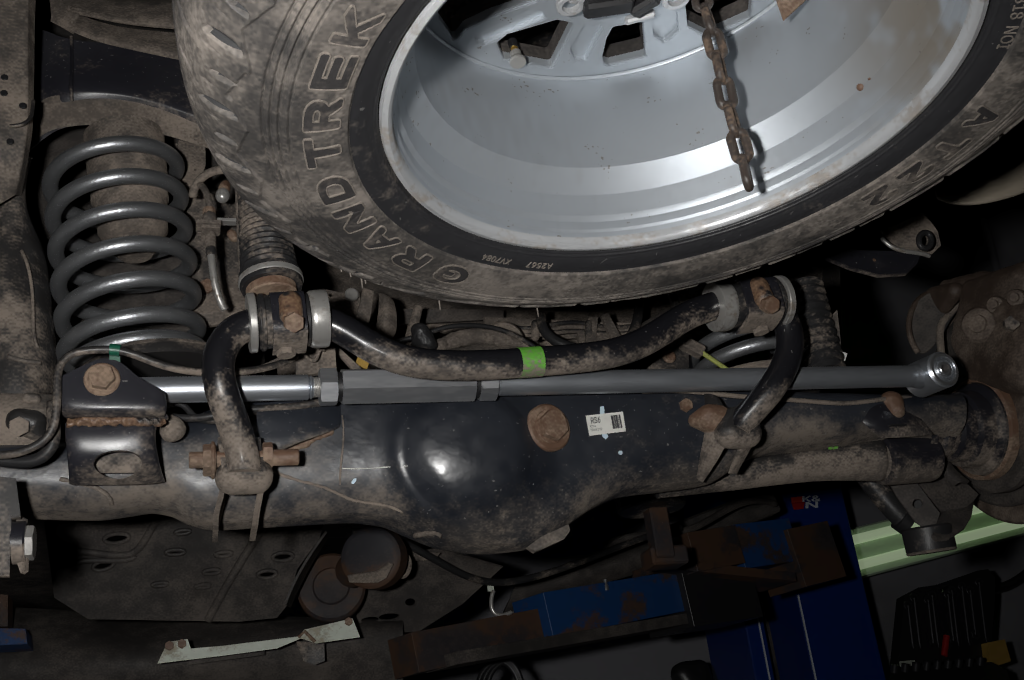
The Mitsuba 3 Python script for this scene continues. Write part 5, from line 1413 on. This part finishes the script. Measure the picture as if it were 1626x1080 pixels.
ztop = at(1300, 690, PY)[2]
vbox(1262, 1373, 930, PY, PY + .30, .0, ztop, 'column', 'blue_paint', post)
vbox(1172, 1202, 930, PY + .02, PY + .30, .0, ztop, 'column', 'blue_paint', post)
vbox(1202, 1262, 930, PY + .20, PY + .30, .0, ztop, 'web', 'dark_dust', post)  # recess between the columns, darker than their blue
vbox(1268, 1270, 950, PY - .004, PY + .0, .0, at(1268, 945, PY)[2], 'painted_edge_highlight', 'silver_print_and_highlight', post)  # pale strips paint the light caught along both post edges
vbox(1197, 1199, 950, PY + .016, PY + .02, .0, at(1198, 950, PY)[2], 'painted_edge_highlight', 'silver_print_and_highlight', post)
st_ = part(post, 'sticker', plate([(1256, 790), (1275, 788), (1277, 796.5), (1257.5, 798)], PY - .0035, .002, (0, -1, 0), 0), 'red_paint', False, label='red and silver sticker')
part(st_, 'lower_field', plate([(1257, 798.2), (1278, 796.8), (1276, 808), (1261, 809.5)], PY - .0035, .002, (0, -1, 0), 0), 'dark_red', False)


def post_text(text, u, v, u2, hpx, slant=.25):
    p, p2 = at(u, v, PY - .004), at(u2, v, PY - .004)
    m = meshkit.text_mesh(text, 1.0, .1, True)
    e = m.bounds
    vv = m.vertices.copy()
    sx, sy = (p2[0] - p[0]) / (e[1, 0] - e[0, 0]), hpx * mpp(u, v, PY)
    m.vertices = p + (vv[:, :1] - e[0, 0]) * sx * EX + vv[:, 1:2] * sy * (EZ + slant * EX) - EY * vv[:, 2:] * .01
    m.fix_normals()
    return m


part(st_, 'print', cat(post_text('K&', 1274, 797, 1303, 9), post_text('N', 1279, 807, 1299, 9.5)), 'silver_print_and_highlight', False)
lamp = thing('fluorescent_lamp', 'greenish-white fluorescent strip lamp low in the background on the right', 'lamp')
LY = 3.45
la, lb_ = at(1335, 884, LY), at(1640, 806, LY)
lx = (lb_ - la) / np.linalg.norm(lb_ - la)
lup = np.cross(lx, EY); lup *= np.sign(lup[2]); lup /= np.linalg.norm(lup)
ln_ = np.cross(lx, lup)
if ln_[1] > 0:
    ln_ = -ln_
LL = np.linalg.norm(lb_ - la) / 2
lcn = (la + lb_) / 2
part(lamp, 'housing', obox(lcn - ln_ * .03, lx, ln_, lup, LL, .022, .088, .006), 'lamp_case', False)
for s_ in (-1, 1):
    tm = tube([lcn - lx * (LL - .02) + lup * s_ * .044 + ln_ * .012, lcn + lx * (LL - .02) + lup * s_ * .044 + ln_ * .012], .0175, 20, smooth_path=False)
    key = part(lamp, 'lamp_tube', tm, 'lamp_case', True)
    scene[key]['emitter'] = {'type': 'area', 'radiance': {'type': 'rgb', 'value': [LAMP_GREEN * .80, LAMP_GREEN, LAMP_GREEN * .62]}}
case = thing('tool_case', 'open black tool case with spanners in its lid, in the dark at the lower right', 'tool case')
CY = 3.05
part(case, 'lid', plate([(1437, 944), (1460, 932), (1488, 928), (1555, 905), (1570, 903), (1581, 916), (1581, 950), (1573, 1056), (1426, 1056)], CY, .05, (0, -1, .1), .006, [[(1492, 935), (1511, 928), (1508, 936), (1496, 940)]]), 'plastic_black', False)
part(case, 'tray', plate([(1418, 1058), (1575, 1050), (1600, 1064), (1610, 1100), (1405, 1100)], CY - .15, .06, (0, -.6, .8), .006), 'plastic_black', False)
rng = np.random.default_rng(21)
for k, (u, v0, v1) in enumerate(((1450, 962, 1030), (1463, 950, 1045), (1482, 953, 1022), (1491, 946, 1036), (1514, 944, 1018), (1523, 938, 1036), (1541, 932, 1044), (1549, 938, 1008), (1566, 925, 1020))):
    p0, p1 = at(u, v1, CY - .012), at(u + (v0 - v1) * .12, v0, CY - .012)
    part(case, 'spanner', cat(tube([p0, p1], .0055, 10, smooth_path=False), ring(p1 - EY * .004, EY, .008, .0155, .009, .001, 20), ring(p0 - EY * .004, EY, .009, .0165, .010, .001, 6)), 'dark_steel', 30)
for k in range(9):
    part(case, 'socket', lathe([(.006, 0), (.011, 0), (.011, .022), (.006, .022), (.006, 0)], at(1420 + k * 17, 1068 - k * 1.5, CY - .19), [.1, -.4, 1], 18), 'dark_steel', 30)
part(case, 'red_tool', tube([at(1499, 1042, CY - .02), at(1503, 1010, CY - .02)], .010, 14, smooth_path=False), 'dark_red', 35)
part(case, 'light_tray', plate([(1428, 1050), (1453, 1048), (1454, 1058), (1429, 1060)], CY - .1, .004, (0, -.7, .7), .001), 'white_paint', False)
single('ochre_box', 'small ochre carton beside the open tool case', 'box', plate([(1570, 1020), (1596, 1015), (1606, 1050), (1582, 1058), (1572, 1052)], CY - .05, .06, (.1, -1, 0), .002), 'yellow_box', False)
single('work_bench', 'dark bench top under the tool case at the lower right corner', 'bench', obox(at(1540, 1110, CY - .05) - EZ * .02, EX, EY, EZ, .36, .2, .02, .004), 'blue_paint', False)
single('wall_hose', 'dark hose hanging on the grey wall at the right edge', 'hose', tube(P((1575, 935, 3.6), (1600, 930, 3.6), (1625, 915, 3.6), (1660, 885, 3.6)), .018, 12, 8), 'plastic_black', True)
single('hanging_cables', 'bundle of dark cables hanging at the bottom edge under the lift arm', 'cable', cat(*[tube(P((760 + k * 8, 1100, 2.4), (775 + k * 7, 1058, 2.4), (800 + k * 5, 1052, 2.4), (820 + k * 3, 1075, 2.4), (826 + k * 3, 1110, 2.4)), .006, 10, 8) for k in range(3)]), 'plastic_black', True)
single('dark_cap', 'dark rounded object against the grey wall at the bottom edge, right of the middle', 'cap', hull_balls([(at(1085, 1072, 2.9), .035), (at(1110, 1066, 2.9), .03), (at(1102, 1100, 2.9), .045), (at(1118, 1090, 2.9), .03)], .01, .003, 30, 3), 'plastic_black', True)
bl_ = thing('lift_beam', 'worn blue end of another lift arm at the left edge near the bottom', 'lift arm')
part(bl_, 'tube', plate([(-40, 996), (40, 998), (43, 1022), (-40, 1026)], 2.0, .08, (0, -1, 0), .004), 'worn_blue', False)
part(bl_, 'post', plate([(-40, 940), (12, 944), (12, 994), (-40, 994)], 2.05, .06, (0, -1, 0), .004), 'rusty_arm', False)

# ================================================================== the photographer's flash (outside the picture)
fl = thing('camera_flash', 'small black flash head with a round bright window', 'flash')
faim = at(FLASH_AIM_PX[0], FLASH_AIM_PX[1], 1.2) - FLASH_POS
faim /= np.linalg.norm(faim)
FR = .024
key = part(fl, 'window', lathe([(0, .001), (FR, .001)], FLASH_POS, -faim, 40), 'lamp_case', False)
scene[key]['emitter'] = {'type': 'area', 'radiance': {'type': 'rgb', 'value': [FLASH_POWER, FLASH_POWER * .985, FLASH_POWER * .96]}}
part(fl, 'shade', lathe([(FR + .010, .022), (FR + .010, -.012), (0, -.012), (0, -.016), (FR + .014, -.016), (FR + .014, .022), (FR + .010, .022)], FLASH_POS, faim, 48), 'plastic_black', 35)
